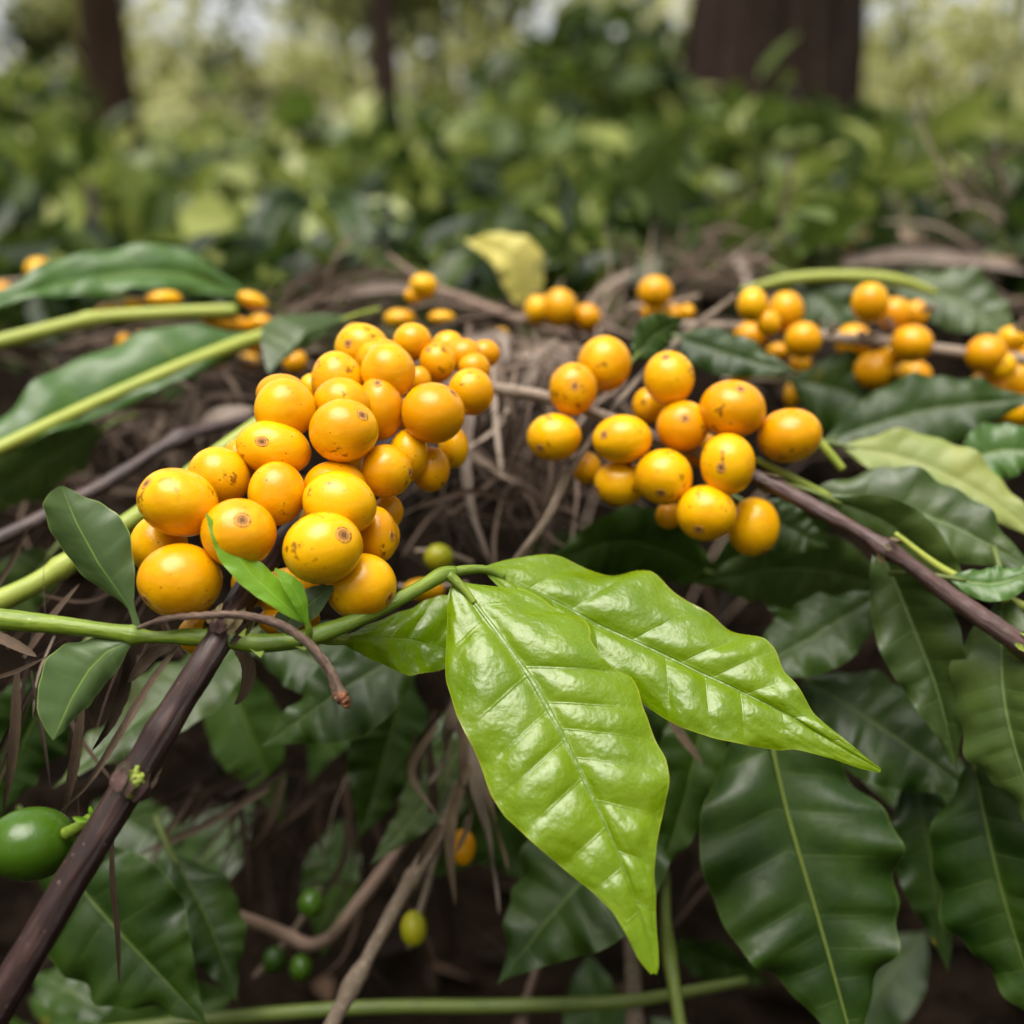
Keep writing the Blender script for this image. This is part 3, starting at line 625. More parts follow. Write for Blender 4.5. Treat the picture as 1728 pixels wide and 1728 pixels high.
tpB = [(812, 958, .228), (846, 947, .231), (896, 942, .2345), (940, 940, .236), (984, 953, .236), (1029, 964, .2355), (1073, 962, .235), (1101, 966, .2345), (1115, 978, .2335), (1134, 1000, .232), (1157, 1017, .231), (1190, 1033, .2295), (1229, 1056, .228), (1262, 1069, .2265), (1290, 1078, .2255), (1309, 1100, .2245), (1323, 1133, .222), (1346, 1161, .2190), (1373, 1200, .2170), (1407, 1233, .2150), (1451, 1269, .2128), (1486, 1296, .2115)]
btB = [(818, 967, .2262), (851, 1000, .2255), (896, 1044, .2242), (940, 1089, .223), (984, 1122, .222), (1029, 1150, .2205), (1073, 1178, .219), (1096, 1197, .218), (1123, 1214, .217), (1151, 1228, .216), (1207, 1247, .2145), (1262, 1258, .2148), (1318, 1267, .2148), (1340, 1264, .2148), (1362, 1269, .2145), (1407, 1281, .2138), (1451, 1297, .2127), (1484, 1304, .2115)]
traced_leaf(midB, tpB, btB, M['young'], fb, nveins=9, amp=.0012, midr=.0006, wave=.0008, el=.72, er=.8, nu=150, nv=49, arch=.0012, seed=8)['label'] = 'lime green leaf pointing right with a drawn out tip'
traced_leaf([(562, 1081, .212), (620, 1074, .222), (690, 1078, .228), (757, 1097, .231), (860, 1130, .236)],
            [(565, 1078, .212), (610, 1062, .223), (680, 1029, .231), (745, 1004, .235), (800, 1010, .237), (860, 1125, .236)],
            [(565, 1083, .212), (590, 1093, .219), (630, 1116, .224), (690, 1141, .226), (757, 1127, .228), (860, 1135, .236)], M['young'], fb, nveins=7, amp=.0008, midr=.0004, wave=.0005, el=.8, er=.8, nu=80, nv=29, seed=12)
# small leaves on the shoots
traced_leaf([(232, 1058, .2025), (222, 1030, .2025), (200, 1000, .202), (165, 950, .201), (130, 885, .2005), (104, 822, .2005)],
            [(226, 1058, .2025), (216, 1025, .2025), (180, 1000, .2035), (130, 962, .204), (100, 920, .204), (80, 880, .203), (70, 852, .202), (82, 832, .2015), (102, 819, .2005)],
            [(238, 1058, .2025), (226, 1022, .2025), (227, 960, .203), (220, 900, .2035), (200, 869, .2035), (170, 847, .203), (140, 838, .202), (122, 828, .2015), (106, 819, .2005)],
            M['shootleaf'], fb, nveins=6, amp=.00007, midr=.00025, wave=.0002, el=.9, er=.9, nu=70, nv=29, arch=.0006, seed=21)
traced_leaf([(236, 1076, .2025), (215, 1084, .2022), (180, 1100, .2015), (150, 1130, .201), (120, 1180, .2005), (90, 1248, .2)],
            [(234, 1084, .2025), (218, 1092, .202), (205, 1120, .2025), (180, 1152, .2025), (150, 1190, .202), (120, 1220, .2012), (91, 1249, .2)],
            [(232, 1074, .2025), (210, 1080, .2025), (160, 1079, .2032), (110, 1085, .2035), (80, 1110, .2033), (65, 1150, .2025), (62, 1190, .2015), (75, 1230, .2005), (89, 1249, .2)],
            M['shootleaf'], fb, nveins=6, amp=.00007, midr=.00025, wave=.0002, el=.9, er=.9, nu=70, nv=29, arch=.0006, seed=22)
traced_leaf([(518, 1052, .2025), (480, 1020, .201), (430, 975, .200), (385, 920, .1995), (347, 865, .199)],
            [(516, 1054, .2025), (480, 1037, .2005), (440, 1012, .199), (400, 981, .1985), (370, 945, .1985), (357, 910, .1985), (346, 866, .199)],
            [(520, 1050, .2025), (502, 1020, .2025), (482, 986, .203), (450, 958, .203), (422, 938, .2025), (408, 924, .2015), (380, 900, .200), (349, 866, .199)],
            M['bud'], fb, nveins=6, amp=.00006, midr=.0002, wave=.0002, nu=70, nv=25, seed=23)
traced_leaf([(518, 1052, .2015), (510, 1020, .2005), (492, 985, .2), (464, 959, .2)],
            [(514, 1053, .2015), (498, 1024, .2), (480, 995, .1995), (463, 961, .2)], [(521, 1052, .2015), (519, 1012, .201), (510, 984, .201), (489, 968, .2005), (465, 958, .2)],
            M['bud'], fb, nveins=5, amp=.00002, midr=.0001, wave=.00004, nu=50, nv=21, seed=24)
traced_leaf([(470, 1066, .2065), (500, 1038, .207), (535, 1010, .207), (566, 989, .207)],
            [(466, 1064, .2065), (462, 1040, .207), (500, 1000, .208), (530, 988, .208), (565, 987, .207)], [(472, 1068, .2065), (505, 1060, .206), (535, 1040, .206), (552, 1015, .2065), (567, 991, .207)],
            M['shootleaf'], fb, nveins=5, amp=.00002, midr=.0001, wave=.00004, nu=50, nv=21, seed=25)
ptube('petiole', [(520, 1078, .2035, 7), (521, 1062, .2025, 6), (517, 1046, .202, 5)], M['shoot'], fb, n=14, k=12)

# cherries of the front branch: cx, cy, w, h, depth, rotation, scar offset, label
CH = [
 (301, 848, 137, 116, .2075, -20, (-53, -33), None), (370, 804, 104, 98, .2205, -30, None, None),
 (403, 900, 123, 117, .205, 0, (6, -23), 'yellow cherry with a round brown scar facing the viewer'), (467, 833, 97, 110, .216, 0, None, None),
 (462, 757, 124, 92, .224, -12, (-20, -12), 'yellow cherry with a brown bruise beside its scar'), (304, 980, 138, 126, .204, 5, (-60, 34), None),
 (268, 920, 94, 104, .2165, 0, None, None), (545, 925, 136, 123, .2045, 8, (34, -22), 'yellow cherry with a tan ringed scar, foremost of the heap'),
 (573, 850, 124, 108, .2125, -18, None, None), (566, 822, 106, 88, .2225, 0, None, None),
 (580, 727, 117, 108, .222, 8, (31, -27), None), (481, 690, 103, 106, .2275, -40, None, None), (478, 668, 90, 74, .2345, -10, None, None),
 (578, 682, 98, 88, .2335, -15, None, None), (570, 645, 88, 104, .2425, 10, None, None),
 (611, 588, 92, 84, .2545, -10, (-24, -8), None), (655, 627, 91, 94, .240, 0, None, None), (642, 606, 88, 70, .2515, 0, None, None),
 (642, 688, 76, 108, .238, 5, (-5, -42), None), (696, 577, 66, 64, .262, 0, None, None),
 (738, 612, 62, 68, .259, 0, (-16, -22), 'yellow cherry with a dark purple blotch'), (731, 697, 107, 103, .2355, -10, (36, -38), None),
 (795, 661, 77, 80, .25, 0, None, None), (783, 600, 62, 58, .266, 0, None, None), (818, 597, 54, 48, .274, 0, None, None),
 (651, 795, 93, 91, .2275, 0, (42, 2), None), (690, 768, 68, 92, .239, 0, None, None), (727, 792, 64, 76, .243, 0, None, None),
 (765, 755, 52, 72, .253, 0, None, None), (636, 902, 70, 98, .2215, 8, (26, 2), None), (655, 864, 52, 60, .236, 0, None, None),
 (610, 990, 121, 113, .2125, 20, (48, 20), None), (489, 1003, 108, 92, .2165, 0, None, None), (488, 1046, 104, 64, .2155, 0, None, None),
 (350, 1070, 98, 78, .2165, 0, None, None), (408, 772, 62, 66, .2345, 0, None, None), (526, 655, 42, 50, .25, 0, None, None), (707, 643, 42, 50, .252, 0, None, None),
 (600, 560, 40, 30, .275, 0, None, None), (655, 905, 40, 60, .232, 0, None, None), (430, 985, 80, 80, .227, 0, None, None), (540, 880, 70, 70, .232, 0, None, None),
 (600, 770, 70, 70, .245, 0, None, None), (756, 585, 56, 54, .272, 0, None, None), (800, 622, 56, 54, .263, 0, None, None), (690, 700, 60, 60, .252, 0, None, None)]
for k, (cx, cy, w_, h_, d_, ro, sc, lb) in enumerate(CH):
    cherry(fb, cx, cy, w_, h_, d_, ro, sc, label=lb, sub=5 if w_ > 90 else 4, bigscar=1.0 if k in (2, 7) else .85)
# unripe green cherry near the lower node
gc = cherry(fb, 52, 1424, 146, 121, .2015, -4, None, mat='green_cherry', name='unripe_cherry', label='single smooth green unripe cherry', sub=5)
ptube('pedicel', [(112, 1407, .199, 12), (132, 1396, .1975, 10), (152, 1384, .1965, 11), (168, 1376, .1955, 10)], M['shoot'], gc, n=18, k=12)
B_ = Bag()
for q in ([(150, 1384, .1955), (135, 1382, .195), (122, 1379, .195)], [(156, 1378, .1955), (154, 1368, .195), (152, 1360, .195)], [(158, 1380, .1955), (164, 1370, .195), (160, 1364, .195)]):
    B_.add(*blade_geo([at(*p) for p in q], .0005, 6, 0, .5))
B_.build('calyx', M['bud'], gc)

# dry curved stalk lying over the node
dst = ptube('dry_stalk', [(232, 1060, .2005, 3), (262, 1049, .2, 5), (340, 1039, .1985, 6), (420, 1040, .198, 7), (480, 1058, .198, 8), (530, 1096, .1985, 8), (556, 1132, .199, 9), (570, 1165, .1995, 11), (574, 1178, .1995, 13)], M['dry'], None, n=90, k=14, rough=.10, seed=6)
tag(dst, 'dry reddish brown stalk arching over the green shoot of the nearest branch', 'dry stalk')
ptube('torn_end', [(571, 1168, .1995, 11), (578, 1178, .199, 11), (584, 1186, .199, 8), (582, 1194, .199, 7)], M['torn'], dst, n=20, k=12, rough=.25, seed=9)

# ================================================================== SECOND BRANCH
sb = empty('coffee_branch', at(1800, 1140, .235)); tag(sb, 'coffee branch with a loose cluster of yellow cherries beyond the lime leaves', 'coffee branch')
st2 = ptube('stem', [(1225, 783, .267, 9), (1280, 806, .263, 12), (1390, 865, .257, 14), (1478, 915, .252, 15), (1492, 926, .251, 20), (1510, 936, .25, 16), (1600, 1003, .246, 16), (1700, 1072, .241, 18), (1800, 1140, .237, 19)], M['bark'], sb, n=120, k=18, rough=.03, seed=12)
ptube('stem', [(790, 648, .302, 10), (850, 658, .295, 11), (930, 672, .288, 11), (1005, 697, .28, 10), (1100, 735, .274, 10), (1200, 772, .268, 10), (1240, 789, .2665, 9)], M['twig'], sb, n=60, k=14, rough=.05, seed=13)['label'] = 'pale bare end of the stem'
c2 = at(1494, 925, .249); ax2 = norm(at(1600, 1003, .246) - at(1390, 865, .257))
bract_ring(c2, ax2, .0026, 6, .0026, M['bracts'], st2, 'bract', 25, .5)
bract_ring(at(1290, 812, .262), ax2, .0020, 6, .0024, M['bracts'], st2, 'bract', 26, .6)
bract_ring(at(1718, 1085, .240), ax2, .0026, 6, .0026, M['moss'], st2, 'bract', 27, .5)
ptube('petiole', [(1275, 775, .268, 6), (1340, 808, .267, 7), (1400, 838, .267, 6)], M['paleshoot'], sb, n=16, k=10)
CH2 = [(1020, 614, 90, 94, .282, 0, None), (967, 657, 82, 90, .272, 0, (3, -6)), (935, 738, 92, 80, .270, 0, (-24, 18)), (1129, 638, 86, 93, .268, 0, (-6, -36)),
 (1096, 684, 60, 62, .282, 0, None), (1050, 741, 101, 83, .263, 0, (-31, -8)), (1152, 719, 88, 86, .266, 0, (4, -13)), (1236, 690, 112, 98, .262, -8, (14, -34)),
 (1332, 735, 108, 92, .264, 8, None), (1228, 783, 92, 105, .2555, 0, (-11, 6)), (1120, 805, 97, 95, .259, 0, (-5, 28)), (1047, 815, 90, 79, .2685, 0, (-40, 12)),
 (1191, 866, 102, 96, .2555, 0, (-12, 28)), (1272, 889, 86, 101, .265, -10, (16, 44)), (1128, 870, 44, 46, .275, 0, None), (990, 790, 50, 56, .285, 0, None), (1185, 760, 60, 60, .277, 0, None)]
for cx, cy, w_, h_, d_, ro, sc in CH2: cherry(sb, cx, cy, w_, h_, d_, ro, sc, bigscar=.8)

# ================================================================== THIRD BRANCH and others behind
tb = empty('coffee_branch', at(1800, 615, .34)); tag(tb, 'coffee branch at the right with three small knots of yellow cherries along it', 'coffee branch')
ptube('stem', [(1130, 548, .37, 8), (1230, 552, .362, 9), (1330, 560, .358, 10), (1410, 570, .352, 10), (1500, 580, .348, 10), (1600, 592, .343, 10), (1700, 604, .338, 10), (1800, 615, .335, 10)], M['twig'], tb, n=60, k=12, rough=.05, knots=((.42, .3, .02), (.56, .3, .02)))
CH3 = [(1270, 515, 52, 58), (1326, 525, 60, 66), (1265, 568, 62, 52), (1355, 574, 62, 62), (1313, 594, 40, 32), (1440, 577, 62, 62), (1468, 511, 63, 70), (1510, 530, 58, 58), (1545, 530, 42, 46), (1538, 580, 70, 64), (1476, 625, 68, 64), (1541, 635, 60, 54),
 (1664, 598, 66, 66), (1668, 653, 64, 60), (1716, 642, 56, 64), (1716, 695, 52, 52), (1708, 572, 50, 44), (1745, 600, 60, 60), (1690, 618, 48, 50), (1735, 690, 50, 54), (1690, 690, 44, 46), (1296, 545, 40, 44), (1500, 600, 46, 46)]
for k, (cx, cy, w_, h_) in enumerate(CH3): cherry(tb, cx, cy, w_, h_, .338 + .012 * ((k * 7) % 3) - .004 * (cx > 1600), 0, None)
B_ = Bag()
for px, py in ((1402, 545), (1470, 560), (1565, 520), (1640, 650), (1725, 550), (1500, 550)):
    for k in range(5):
        p = at(px, py, .337); V_, F_ = ICO[3]; B_.add(p + V_ * .0011 * random.uniform(.6, 1.2) + rng.normal(size=3) * .0015, F_)
B_.build('dried_blossom', M['twig'], tb)
def knot(label, cs, d, tw, scale=1.0, mat='cherry'):
    t = empty('coffee_branch', at(*tw[0][:3])); tag(t, label, 'coffee branch')
    ptube('stem', tw, M['twig'], t, n=24, k=10, rough=.05)
    for k, (cx, cy, w_, h_) in enumerate(cs): cherry(t, cx, cy, w_, h_, d + .006 * ((k * 2) % 3), 0, None, sub=3, mat=mat)
knot('short twig with three blurred yellow cherries below the curled yellow leaf', [(945, 520, 60, 68), (908, 524, 46, 52), (990, 536, 48, 46)], .375, [(870, 540, .39, 6), (940, 545, .385, 6), (1030, 540, .385, 6)])
knot('short twig with four little yellow cherries in front of the grey straw hump', [(1105, 493, 60, 56), (1100, 528, 38, 34), (1137, 532, 36, 36), (1160, 527, 26, 28)], .38, [(1060, 520, .395, 5), (1120, 515, .39, 5), (1180, 500, .39, 5)])
knot('twig with yellow cherries half buried in straw above the nearest heap', [(715, 482, 48, 40), (700, 498, 36, 26), (675, 538, 54, 32), (745, 536, 46, 24), (845, 566, 30, 24)], .375, [(650, 545, .39, 5), (720, 515, .385, 5), (800, 520, .385, 5)])
knot('twig with one small yellow cherry behind the grey green pointed leaf', [(498, 611, 42, 42)], .36, [(440, 600, .38, 5), (500, 600, .37, 5), (540, 590, .37, 5)])
lb = empty('coffee_branch', at(-40, 590, .35)); tag(lb, 'pale green stalk at the left edge with blurred orange cherries above and below it', 'coffee branch')
ptube('stem', [(-60, 592, .345, 14), (60, 562, .352, 13), (160, 538, .36, 12), (260, 530, .365, 12), (400, 524, .372, 11)], M['paleshoot'], lb, n=40, k=12, knots=((.45, .25, .03),))
for cx, cy, w_, h_, ro in ((275, 504, 62, 28, 4), (225, 512, 40, 22, 5), (183, 523, 46, 24, 10), (210, 581, 29, 40, 5), (243, 577, 26, 40, 25), (388, 546, 96, 30, -8), (427, 507, 52, 26, -20), (440, 545, 40, 30, 0)):
    cherry(lb, cx, cy, w_, h_, .378, ro, None, sub=3)
knot('two dull orange cherries far left above the big wavy leaf', [(66, 456, 46, 42), (4, 492, 32, 34)], .47, [(-20, 480, .49, 5), (40, 475, .49, 5), (100, 470, .49, 5)])
knot('orange cherries hidden under the leaning pale leaf stalk', [(365, 603, 50, 36), (430, 575, 46, 40), (420, 610, 36, 30)], .40, [(330, 610, .42, 5), (380, 600, .42, 5), (450, 590, .42, 5)])
knot('twig with blurred orange cherries at the far right in the straw', [(1450, 412, 60, 26), (1440, 438, 50, 24)], .62, [(1390, 425, .64, 5), (1450, 425, .64, 5), (1540, 430, .64, 5)])
knot('dim twig with green cherries deep in the shade below the heap', [(525, 1525, 44, 48), (463, 1620, 40, 44), (508, 1632, 40, 46)], .31, [(430, 1650, .33, 6), (490, 1580, .33, 6), (540, 1500, .33, 6)], mat='green_cherry')
knot('dim twig with a green and a yellowing cherry beside the pale bare twig', [(698, 1567, 44, 58), (757, 1365, 30, 44)], .30, [(690, 1600, .315, 5), (720, 1500, .315, 5), (765, 1330, .315, 5)], mat='turning')
knot('lone greenish yellow cherry in the dark gap left of the lime leaves', [(740, 941, 50, 48)], .30, [(700, 930, .31, 4), (740, 930, .31, 4), (800, 950, .31, 4)], mat='turning')
knot('yellow cherry hanging among the shrivelled leaves', [(781, 1430, 44, 60)], .29, [(790, 1380, .30, 5), (785, 1400, .30, 5), (770, 1440, .30, 5)])
knot('orange cherry half hidden under the right end of the nearest heap', [(715, 995, 70, 40)], .285, [(670, 990, .295, 5), (720, 990, .295, 5), (790, 985, .295, 5)])
knot('orange cherries in the dark gap behind the second branch', [(1250, 632, 40, 26), (1335, 668, 24, 44), (1350, 615, 36, 40)], .36, [(1220, 640, .38, 5), (1290, 640, .38, 5), (1360, 640, .38, 5)])

# ================================================================== LEAVES AROUND
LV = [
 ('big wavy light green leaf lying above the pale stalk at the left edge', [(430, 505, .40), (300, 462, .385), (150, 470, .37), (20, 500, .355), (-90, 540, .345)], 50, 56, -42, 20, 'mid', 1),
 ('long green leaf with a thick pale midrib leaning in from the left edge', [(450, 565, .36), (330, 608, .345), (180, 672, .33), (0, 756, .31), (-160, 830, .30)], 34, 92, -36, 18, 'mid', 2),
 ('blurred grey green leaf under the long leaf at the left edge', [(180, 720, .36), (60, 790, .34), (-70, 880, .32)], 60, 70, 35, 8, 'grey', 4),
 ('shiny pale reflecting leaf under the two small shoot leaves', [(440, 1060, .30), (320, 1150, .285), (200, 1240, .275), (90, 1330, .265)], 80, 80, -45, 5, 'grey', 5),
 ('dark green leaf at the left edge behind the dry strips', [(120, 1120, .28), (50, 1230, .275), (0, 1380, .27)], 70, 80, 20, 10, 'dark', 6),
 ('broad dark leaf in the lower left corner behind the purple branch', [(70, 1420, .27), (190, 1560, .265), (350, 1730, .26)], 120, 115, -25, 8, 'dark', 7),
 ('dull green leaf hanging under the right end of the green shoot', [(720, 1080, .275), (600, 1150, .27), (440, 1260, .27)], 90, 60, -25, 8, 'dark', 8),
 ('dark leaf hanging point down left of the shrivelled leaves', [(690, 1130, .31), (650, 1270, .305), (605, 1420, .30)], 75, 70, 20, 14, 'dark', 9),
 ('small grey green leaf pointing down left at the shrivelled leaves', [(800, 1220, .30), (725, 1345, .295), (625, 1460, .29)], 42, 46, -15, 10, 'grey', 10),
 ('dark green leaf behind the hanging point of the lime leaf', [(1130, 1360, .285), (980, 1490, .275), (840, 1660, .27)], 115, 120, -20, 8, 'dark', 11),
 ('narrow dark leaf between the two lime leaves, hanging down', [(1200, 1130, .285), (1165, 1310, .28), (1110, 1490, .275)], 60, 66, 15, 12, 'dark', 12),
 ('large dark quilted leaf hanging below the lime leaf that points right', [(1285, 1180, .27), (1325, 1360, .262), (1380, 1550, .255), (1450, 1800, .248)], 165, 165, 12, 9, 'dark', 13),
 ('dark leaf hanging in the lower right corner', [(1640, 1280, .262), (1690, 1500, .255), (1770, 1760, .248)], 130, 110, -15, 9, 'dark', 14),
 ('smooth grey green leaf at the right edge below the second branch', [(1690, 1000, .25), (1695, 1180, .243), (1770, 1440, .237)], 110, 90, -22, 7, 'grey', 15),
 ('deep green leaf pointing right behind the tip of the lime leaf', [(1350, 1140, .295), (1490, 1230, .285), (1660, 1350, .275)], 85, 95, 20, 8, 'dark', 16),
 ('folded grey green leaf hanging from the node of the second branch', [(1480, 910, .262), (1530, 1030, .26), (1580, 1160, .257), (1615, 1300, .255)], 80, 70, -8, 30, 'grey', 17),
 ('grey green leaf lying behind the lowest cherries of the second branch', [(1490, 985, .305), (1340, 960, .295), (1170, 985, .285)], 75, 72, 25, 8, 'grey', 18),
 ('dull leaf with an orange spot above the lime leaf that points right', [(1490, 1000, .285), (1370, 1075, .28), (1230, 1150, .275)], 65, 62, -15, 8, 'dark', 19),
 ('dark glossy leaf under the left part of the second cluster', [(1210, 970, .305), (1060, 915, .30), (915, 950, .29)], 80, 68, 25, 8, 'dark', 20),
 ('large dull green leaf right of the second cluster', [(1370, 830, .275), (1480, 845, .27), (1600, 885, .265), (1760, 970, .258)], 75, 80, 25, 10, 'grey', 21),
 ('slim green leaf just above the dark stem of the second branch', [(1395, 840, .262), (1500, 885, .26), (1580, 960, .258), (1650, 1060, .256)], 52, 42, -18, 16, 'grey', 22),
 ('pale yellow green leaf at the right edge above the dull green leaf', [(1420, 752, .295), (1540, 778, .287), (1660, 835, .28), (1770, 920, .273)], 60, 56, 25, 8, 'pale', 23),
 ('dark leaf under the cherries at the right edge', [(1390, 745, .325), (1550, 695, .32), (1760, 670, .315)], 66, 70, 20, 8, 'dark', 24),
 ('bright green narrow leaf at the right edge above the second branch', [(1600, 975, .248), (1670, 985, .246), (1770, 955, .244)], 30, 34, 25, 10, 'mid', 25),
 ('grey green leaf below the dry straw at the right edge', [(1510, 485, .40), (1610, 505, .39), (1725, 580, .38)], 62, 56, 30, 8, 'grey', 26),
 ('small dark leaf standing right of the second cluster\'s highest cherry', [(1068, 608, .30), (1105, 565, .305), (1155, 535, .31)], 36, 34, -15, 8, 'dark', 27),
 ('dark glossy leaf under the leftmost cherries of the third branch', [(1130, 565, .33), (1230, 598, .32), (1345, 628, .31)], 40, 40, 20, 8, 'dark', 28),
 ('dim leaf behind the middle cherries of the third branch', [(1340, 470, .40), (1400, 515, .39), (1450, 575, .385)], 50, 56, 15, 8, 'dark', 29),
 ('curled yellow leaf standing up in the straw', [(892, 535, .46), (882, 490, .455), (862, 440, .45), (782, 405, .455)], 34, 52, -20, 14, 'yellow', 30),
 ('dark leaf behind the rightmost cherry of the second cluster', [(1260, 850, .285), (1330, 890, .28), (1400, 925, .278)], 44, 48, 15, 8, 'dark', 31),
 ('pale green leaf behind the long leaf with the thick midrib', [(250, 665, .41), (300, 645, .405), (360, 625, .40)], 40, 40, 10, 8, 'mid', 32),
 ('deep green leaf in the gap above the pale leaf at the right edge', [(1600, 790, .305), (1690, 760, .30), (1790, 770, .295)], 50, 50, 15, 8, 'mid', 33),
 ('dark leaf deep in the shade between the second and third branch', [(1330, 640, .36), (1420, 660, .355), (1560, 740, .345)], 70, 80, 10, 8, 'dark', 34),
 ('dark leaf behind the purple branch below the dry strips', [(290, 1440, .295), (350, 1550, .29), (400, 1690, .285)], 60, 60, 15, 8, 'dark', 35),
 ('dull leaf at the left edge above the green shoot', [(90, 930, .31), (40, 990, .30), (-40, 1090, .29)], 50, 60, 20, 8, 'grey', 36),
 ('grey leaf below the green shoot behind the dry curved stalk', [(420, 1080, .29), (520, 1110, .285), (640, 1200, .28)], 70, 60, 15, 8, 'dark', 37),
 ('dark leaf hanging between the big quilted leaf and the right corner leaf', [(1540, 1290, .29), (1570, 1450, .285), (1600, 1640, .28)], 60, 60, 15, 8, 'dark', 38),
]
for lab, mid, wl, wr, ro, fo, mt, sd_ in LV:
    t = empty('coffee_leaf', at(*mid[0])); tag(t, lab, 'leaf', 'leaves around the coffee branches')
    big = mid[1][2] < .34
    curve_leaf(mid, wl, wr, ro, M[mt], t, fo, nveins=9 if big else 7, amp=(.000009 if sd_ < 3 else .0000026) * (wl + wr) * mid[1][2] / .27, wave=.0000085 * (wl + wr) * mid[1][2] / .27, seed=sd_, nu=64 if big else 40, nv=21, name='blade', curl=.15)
    a, b2 = np.array(at(*mid[0])), np.array(at(*mid[1])); T_ = norm(b2 - a)
    if sd_ == 2: ptube('midrib', [(520, 545, .365, 8), (450, 565, .3585, 12), (330, 608, .3435, 12), (180, 672, .3285, 12), (0, 756, .3085, 12), (-150, 826, .2985, 9)], M['paleshoot'], t, n=50, k=12)
    elif sd_ == 13:
        V_, F_, U_ = tube_geo([at(1278, 1150, .2735), at(*mid[0]) + BCK*.0004, at(*mid[1]) + BCK*.0003, at(*mid[2]) + BCK*.0003, at(*mid[3])], [.0007, .0006, .0005, .0004, .0002], 40, 10); obj('midrib', V_, F_, M['rib'], t, uv=U_)
    else:
        V_, F_, U_ = tube_geo([a - T_ * .012 + [0, .003, -.002], a - T_ * .004, a + T_ * .004], [.0008, .0007, .0005], 12, 8); obj('stalk', V_, F_, M['rib'], t, uv=U_)

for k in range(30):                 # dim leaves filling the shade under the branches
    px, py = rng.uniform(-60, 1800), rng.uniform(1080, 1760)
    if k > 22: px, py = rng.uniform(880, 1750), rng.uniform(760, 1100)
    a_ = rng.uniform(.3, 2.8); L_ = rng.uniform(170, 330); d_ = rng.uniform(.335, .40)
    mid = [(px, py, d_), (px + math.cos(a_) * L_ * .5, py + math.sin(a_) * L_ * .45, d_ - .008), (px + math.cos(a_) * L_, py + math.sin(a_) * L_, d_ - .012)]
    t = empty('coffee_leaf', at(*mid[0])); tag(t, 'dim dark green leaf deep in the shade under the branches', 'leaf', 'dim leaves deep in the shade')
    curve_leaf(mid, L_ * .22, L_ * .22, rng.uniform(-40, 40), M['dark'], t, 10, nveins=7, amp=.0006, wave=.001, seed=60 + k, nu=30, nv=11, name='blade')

t = empty('coffee_leaf', at(590, 535, .345)); tag(t, 'small grey green pointed leaf above the left end of the heap', 'leaf', 'leaves around the coffee branches')
traced_leaf([(590, 535, .345), (520, 556, .33), (452, 628, .318)], [(590, 533, .345), (520, 527, .34), (446, 540, .332), (438, 570, .325), (451, 629, .318)],
            [(590, 538, .345), (540, 570, .333), (490, 600, .325), (455, 630, .318)], M['grey'], t, nveins=6, amp=.0004, midr=.0003, wave=.0004, nu=50, nv=17, seed=51, name='blade')
ptube('stalk', [(640, 522, .355, 4), (600, 532, .346, 4), (570, 542, .342, 3)], M['paleshoot'], t, n=10, k=8)

# broad leaved seedling standing behind the straw
sp = at(550, 490, .95); t = empty('seedling', sp); tag(t, 'broad leaved green seedling with two arching leaves behind the straw', 'seedling')
ptube('stem', [(575, 520, .95, 8), (556, 440, .95, 7), (535, 335, .95, 6)], M['paleshoot'], t, n=20, k=10)
curve_leaf([(535, 345, .95), (490, 345, .93), (455, 390, .91), (436, 480, .90)], 34, 40, -20, M['dark'], t, 8, seed=41, amp=.003)
curve_leaf([(540, 345, .95), (585, 350, .93), (612, 400, .91), (628, 480, .90)], 36, 40, 20, M['dark'], t, 8, seed=42, amp=.003)
curve_leaf([(560, 430, .95), (500, 430, .92), (420, 470, .90)], 28, 30, 30, M['grey'], t, 8, seed=43, amp=.003)

# ================================================================== TWIGS, STALKS, DRY STRIPS
def twig(label, pp, mat='twig', name='twig', cat='twig', **kw):
    return tag(ptube(name, pp, M[mat], None, n=kw.pop('n', 50), k=12, **kw), label, cat)
twig('pale bare twig slanting up from the bottom edge to the shrivelled leaves', [(540, 1770, .26, 15), (580, 1690, .266, 14), (594, 1664, .268, 17), (610, 1636, .27, 13), (650, 1562, .275, 12), (690, 1492, .28, 13), (712, 1458, .281, 14), (745, 1400, .285, 10), (775, 1320, .29, 8)], rough=.05, seed=31, knots=((.27, .2, .015), (.62, .25, .015)))
twig('forked brown twig in the shade right of the purple branch', [(300, 1522, .31, 8), (400, 1546, .31, 10), (480, 1576, .315, 11), (525, 1594, .316, 11), (545, 1588, .318, 10), (600, 1528, .32, 11), (660, 1450, .325, 10), (720, 1350, .33, 8)], 'dry', rough=.05, seed=32)
twig('dark purple twig running up behind the left end of the heap', [(-60, 935, .29, 13), (60, 880, .30, 13), (180, 815, .31, 13), (280, 752, .32, 12), (300, 742, .322, 17), (330, 730, .325, 12), (430, 705, .335, 11)], 'bark', rough=.03, seed=33)
twig('thick pale green stalk passing behind the left end of the heap', [(-60, 1040, .245, 22), (60, 985, .25, 18), (150, 925, .256, 17), (240, 865, .262, 16), (340, 785, .27, 15), (450, 705, .28, 13)], 'paleshoot', name='green_stalk', cat='stalk', seed=34, knots=((.27, .25, .02),))
twig('thin olive stalk lying along the bottom edge', [(150, 1745, .30, 11), (400, 1716, .30, 12), (620, 1700, .30, 12), (870, 1697, .30, 12), (1050, 1690, .30, 11), (1260, 1655, .31, 8)], 'rib', name='green_stalk', cat='stalk', seed=35)
twig('upright olive stalk beside the point of the lime leaf', [(1122, 1470, .285, 9), (1124, 1560, .28, 10), (1128, 1600, .28, 13), (1140, 1680, .275, 11), (1155, 1780, .27, 11)], 'rib', name='green_stalk', cat='stalk', seed=36)
twig('upright grey brown stick under the point of the lime leaf', [(1062, 1560, .31, 11), (1068, 1650, .31, 14), (1072, 1780, .30, 18)], seed=37, rough=.05)
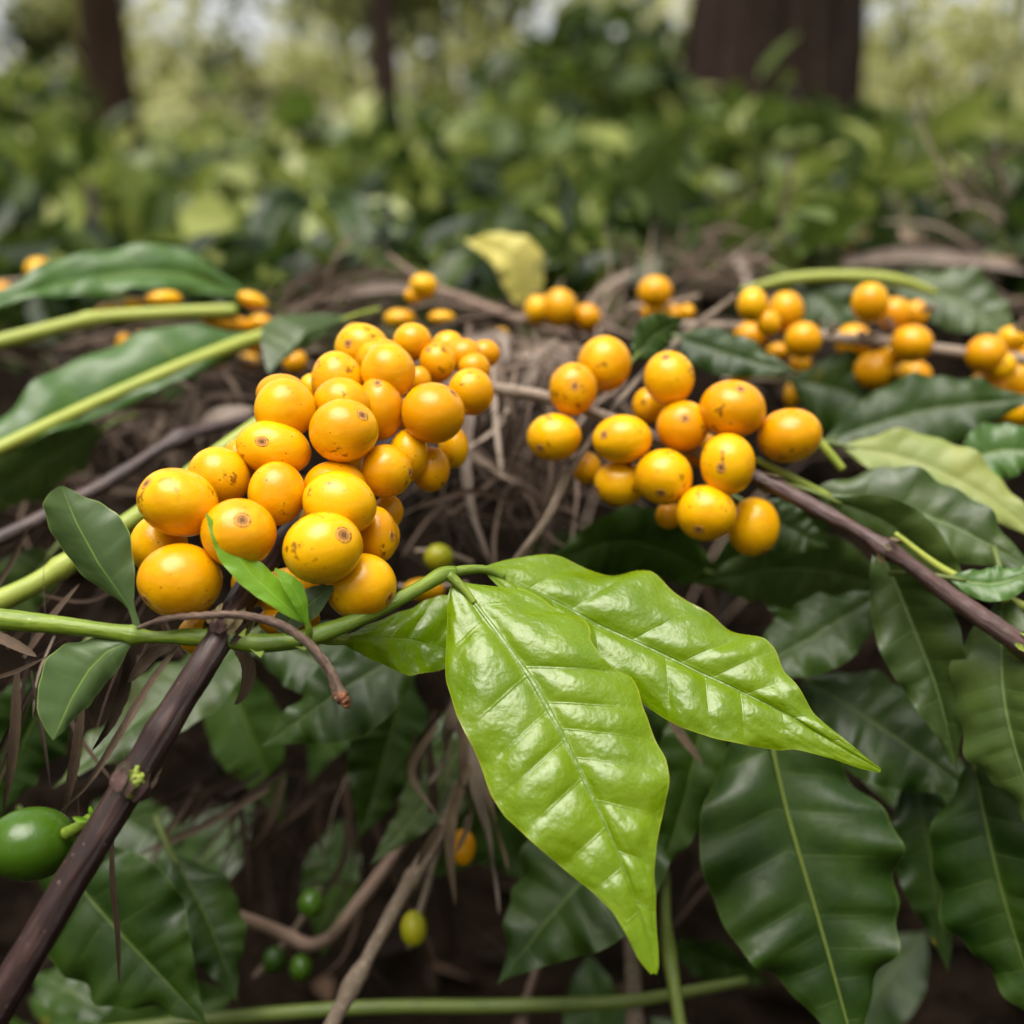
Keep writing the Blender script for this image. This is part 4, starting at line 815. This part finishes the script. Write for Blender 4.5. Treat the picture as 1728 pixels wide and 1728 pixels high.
twig('reddish twig leaning at the bottom edge left of the upright stick', [(905, 1635, .31, 6), (890, 1680, .305, 9), (870, 1770, .30, 18)], 'dry', seed=38, rough=.08)
twig('brown dead stem standing up in the undergrowth at the left', [(152, 312, 1.05, 8), (158, 370, 1.05, 9), (178, 440, 1.05, 9)], 'bark', name='dead_stem', cat='stem', seed=39)
twig('yellow green stalk lying above the third branch', [(1250, 492, .40, 6), (1330, 472, .395, 10), (1420, 466, .39, 10), (1520, 474, .385, 9), (1580, 495, .385, 6)], 'paleshoot', name='green_stalk', cat='stalk', seed=40)
twig('thin grey twig climbing from below the second cluster to the third branch', [(860, 960, .275, 7), (920, 880, .272, 8), (965, 790, .275, 8), (985, 760, .277, 6), (1060, 660, .30, 5), (1150, 570, .33, 6), (1240, 500, .36, 5)], rough=.07, seed=41)
twig('broken yellow stalk right of the second cluster', [(1375, 735, .275, 6), (1395, 760, .275, 8), (1422, 792, .275, 7)], 'paleshoot', name='green_stalk', cat='stalk', seed=42, n=20)
twig('dark dry stem crossing the straw behind the heap', [(655, 430, .44, 4), (720, 478, .43, 7), (820, 520, .42, 9), (930, 556, .41, 8), (990, 572, .40, 6)], 'dry', seed=43, rough=.05)
twig('thin straight dark straw leaning over the three blurred cherries', [(900, 490, .385, 3), (945, 535, .385, 5), (985, 575, .385, 4)], 'dry', seed=44, n=20)
twig('yellow green leaf stalk at the right edge above the bright narrow leaf', [(1510, 900, .255, 4), (1590, 960, .252, 7), (1700, 1012, .249, 8), (1770, 1040, .247, 8)], 'paleshoot', name='green_stalk', cat='stalk', seed=45)

DS = [  # dry strips of grass leaf: label, points, half width px, twist, tint
 ('long dry grass strip slanting down left from the green shoot to the green cherry', [(300, 1090, .206), (255, 1150, .205), (200, 1240, .204), (140, 1330, .203), (98, 1372, .203)], 7, .9, .5),
 ('short broad dry strip hanging from the green shoot', [(288, 1092, .208), (262, 1100, .208), (240, 1120, .207), (216, 1152, .207)], 11, .8, .42),
 ('dark folded dry strip hanging beside the long one', [(222, 1090, .209), (212, 1150, .209), (190, 1210, .208), (154, 1268, .208)], 10, 1.2, .2),
 ('thin grey strip hanging straight down below the lower node', [(190, 1390, .215), (190, 1480, .215), (198, 1570, .215), (201, 1665, .215)], 5, .8, .35),
 ('tan dry strip entering from the left edge below the green shoot', [(-30, 1060, .212), (20, 1085, .212), (62, 1108, .213)], 9, .6, .7),
 ('dark wiry stem leaving the left edge under the tan strip', [(-30, 1150, .218), (30, 1132, .218), (80, 1108, .218)], 4, .4, .25),
 ('pinkish straw slanting up behind the upper shoot leaf', [(40, 1110, .235), (90, 1040, .235), (135, 985, .235)], 7, .6, .5),
 ('dark strip hanging at the left edge', [(30, 1130, .225), (25, 1230, .225), (5, 1370, .225)], 9, 1.2, .15),
 ('dark strip hanging behind the lower shoot leaf', [(140, 1190, .226), (128, 1270, .226), (105, 1380, .226)], 9, 1., .18),
 ('grey brown dry leaf strip curling down behind the upper node', [(395, 1085, .225), (418, 1120, .225), (412, 1165, .225), (396, 1190, .225)], 12, .8, .6),
 ('long pale dry strip hanging in the gap right of the heap', [(835, 565, .34), (800, 640, .325), (782, 760, .315), (792, 860, .31), (828, 952, .305)], 13, 1.2, .75),
 ('grey strip bent like a knee right of the heap', [(700, 580, .36), (780, 580, .35), (850, 572, .345), (835, 640, .34), (815, 720, .34)], 11, .5, .85),
 ('broad grey dry leaf slanting up to the straw right of the heap', [(820, 690, .35), (900, 630, .36), (980, 580, .37)], 17, .6, .8),
 ('curled grey strip behind the dark purple twig', [(330, 740, .34), (365, 705, .335), (430, 690, .335)], 14, .6, .85),
 ('broad shrivelled leaf hanging at the left edge of the lime leaf', [(778, 1170, .275), (752, 1230, .272), (745, 1280, .276), (722, 1325, .275)], 17, 2.4, .8),
 ('long shrivelled leaf ending in a ragged flap behind the lime leaf', [(795, 1210, .285), (800, 1320, .28), (822, 1420, .284), (842, 1545, .28)], 15, 2.2, .8),
 ('crumpled strip hanging between the two shrivelled leaves', [(785, 1215, .281), (778, 1300, .278), (792, 1370, .281), (770, 1440, .28)], 12, 2.6, .6),
 ('rolled brown strip right of the hanging yellow cherry', [(812, 1260, .287), (822, 1340, .285), (836, 1400, .287), (858, 1470, .285)], 10, 2.6, .5),
 ('thin shrivelled strip hanging beside the yellow cherry', [(790, 1290, .278), (760, 1380, .276), (757, 1450, .275), (768, 1530, .275)], 11, 1.2, .5),
 ('small dry strip below the right lime leaf', [(1130, 1215, .27), (1155, 1250, .27), (1185, 1290, .27)], 8, .8, .5),
 ('grey strip leaning on the shrivelled leaves', [(745, 1390, .272), (725, 1420, .272), (702, 1462, .272)], 9, .8, .55),
 ('long grey strip lying over the straw behind the top of the nearest heap', [(470, 520, .43), (560, 500, .42), (650, 488, .415), (770, 500, .41)], 13, .8, .8),
 ('grey strip running down right behind the curled yellow leaf stalk', [(690, 462, .44), (760, 500, .43), (850, 535, .42), (960, 575, .41)], 10, 1.4, .45),
 ('grey curled dead leaf between the two big cherry clusters', [(905, 600, .335), (880, 660, .33), (850, 720, .328), (846, 800, .325)], 14, 2.0, .8),
 ('dull brown dead leaf curling under the left cherries of the second cluster', [(960, 790, .32), (930, 840, .315), (900, 900, .31), (880, 950, .31)], 13, 2.2, .5),
 ('white curled straw in front of the mulch hump', [(1075, 385, .75), (1063, 410, .75), (1078, 430, .75), (1095, 432, .75)], 7, .3, .95),
 ('pale straw hanging from the hump behind the third branch', [(1240, 430, .55), (1255, 460, .54), (1262, 500, .53)], 9, .5, .85),
 ('broad dry strip lying at the far right in the straw', [(1420, 445, .52), (1520, 430, .52), (1620, 440, .52), (1740, 462, .50)], 14, .6, .8),
 ('second dry strip slanting over the straw at the far right', [(1500, 385, .60), (1570, 415, .58), (1640, 440, .56), (1740, 440, .54)], 13, .6, .7),
]
for lab, pp, hw, tw, ti in DS:
    P3 = [at(*p) for p in pp]; V_, F_, U_ = blade_geo(P3, hw * pp[1][2] / F, 28, tw, .45, tip=(hw < 20))
    tag(obj('dry_strip', V_, F_, M['strip_dark' if ti < .4 else 'strip_mid' if ti < .72 else 'strip_pale'], uv=U_), lab, 'dry leaf', 'dry strips among the branches')

for o in bpy.data.objects:
    if '_w' in o: del o['_w']
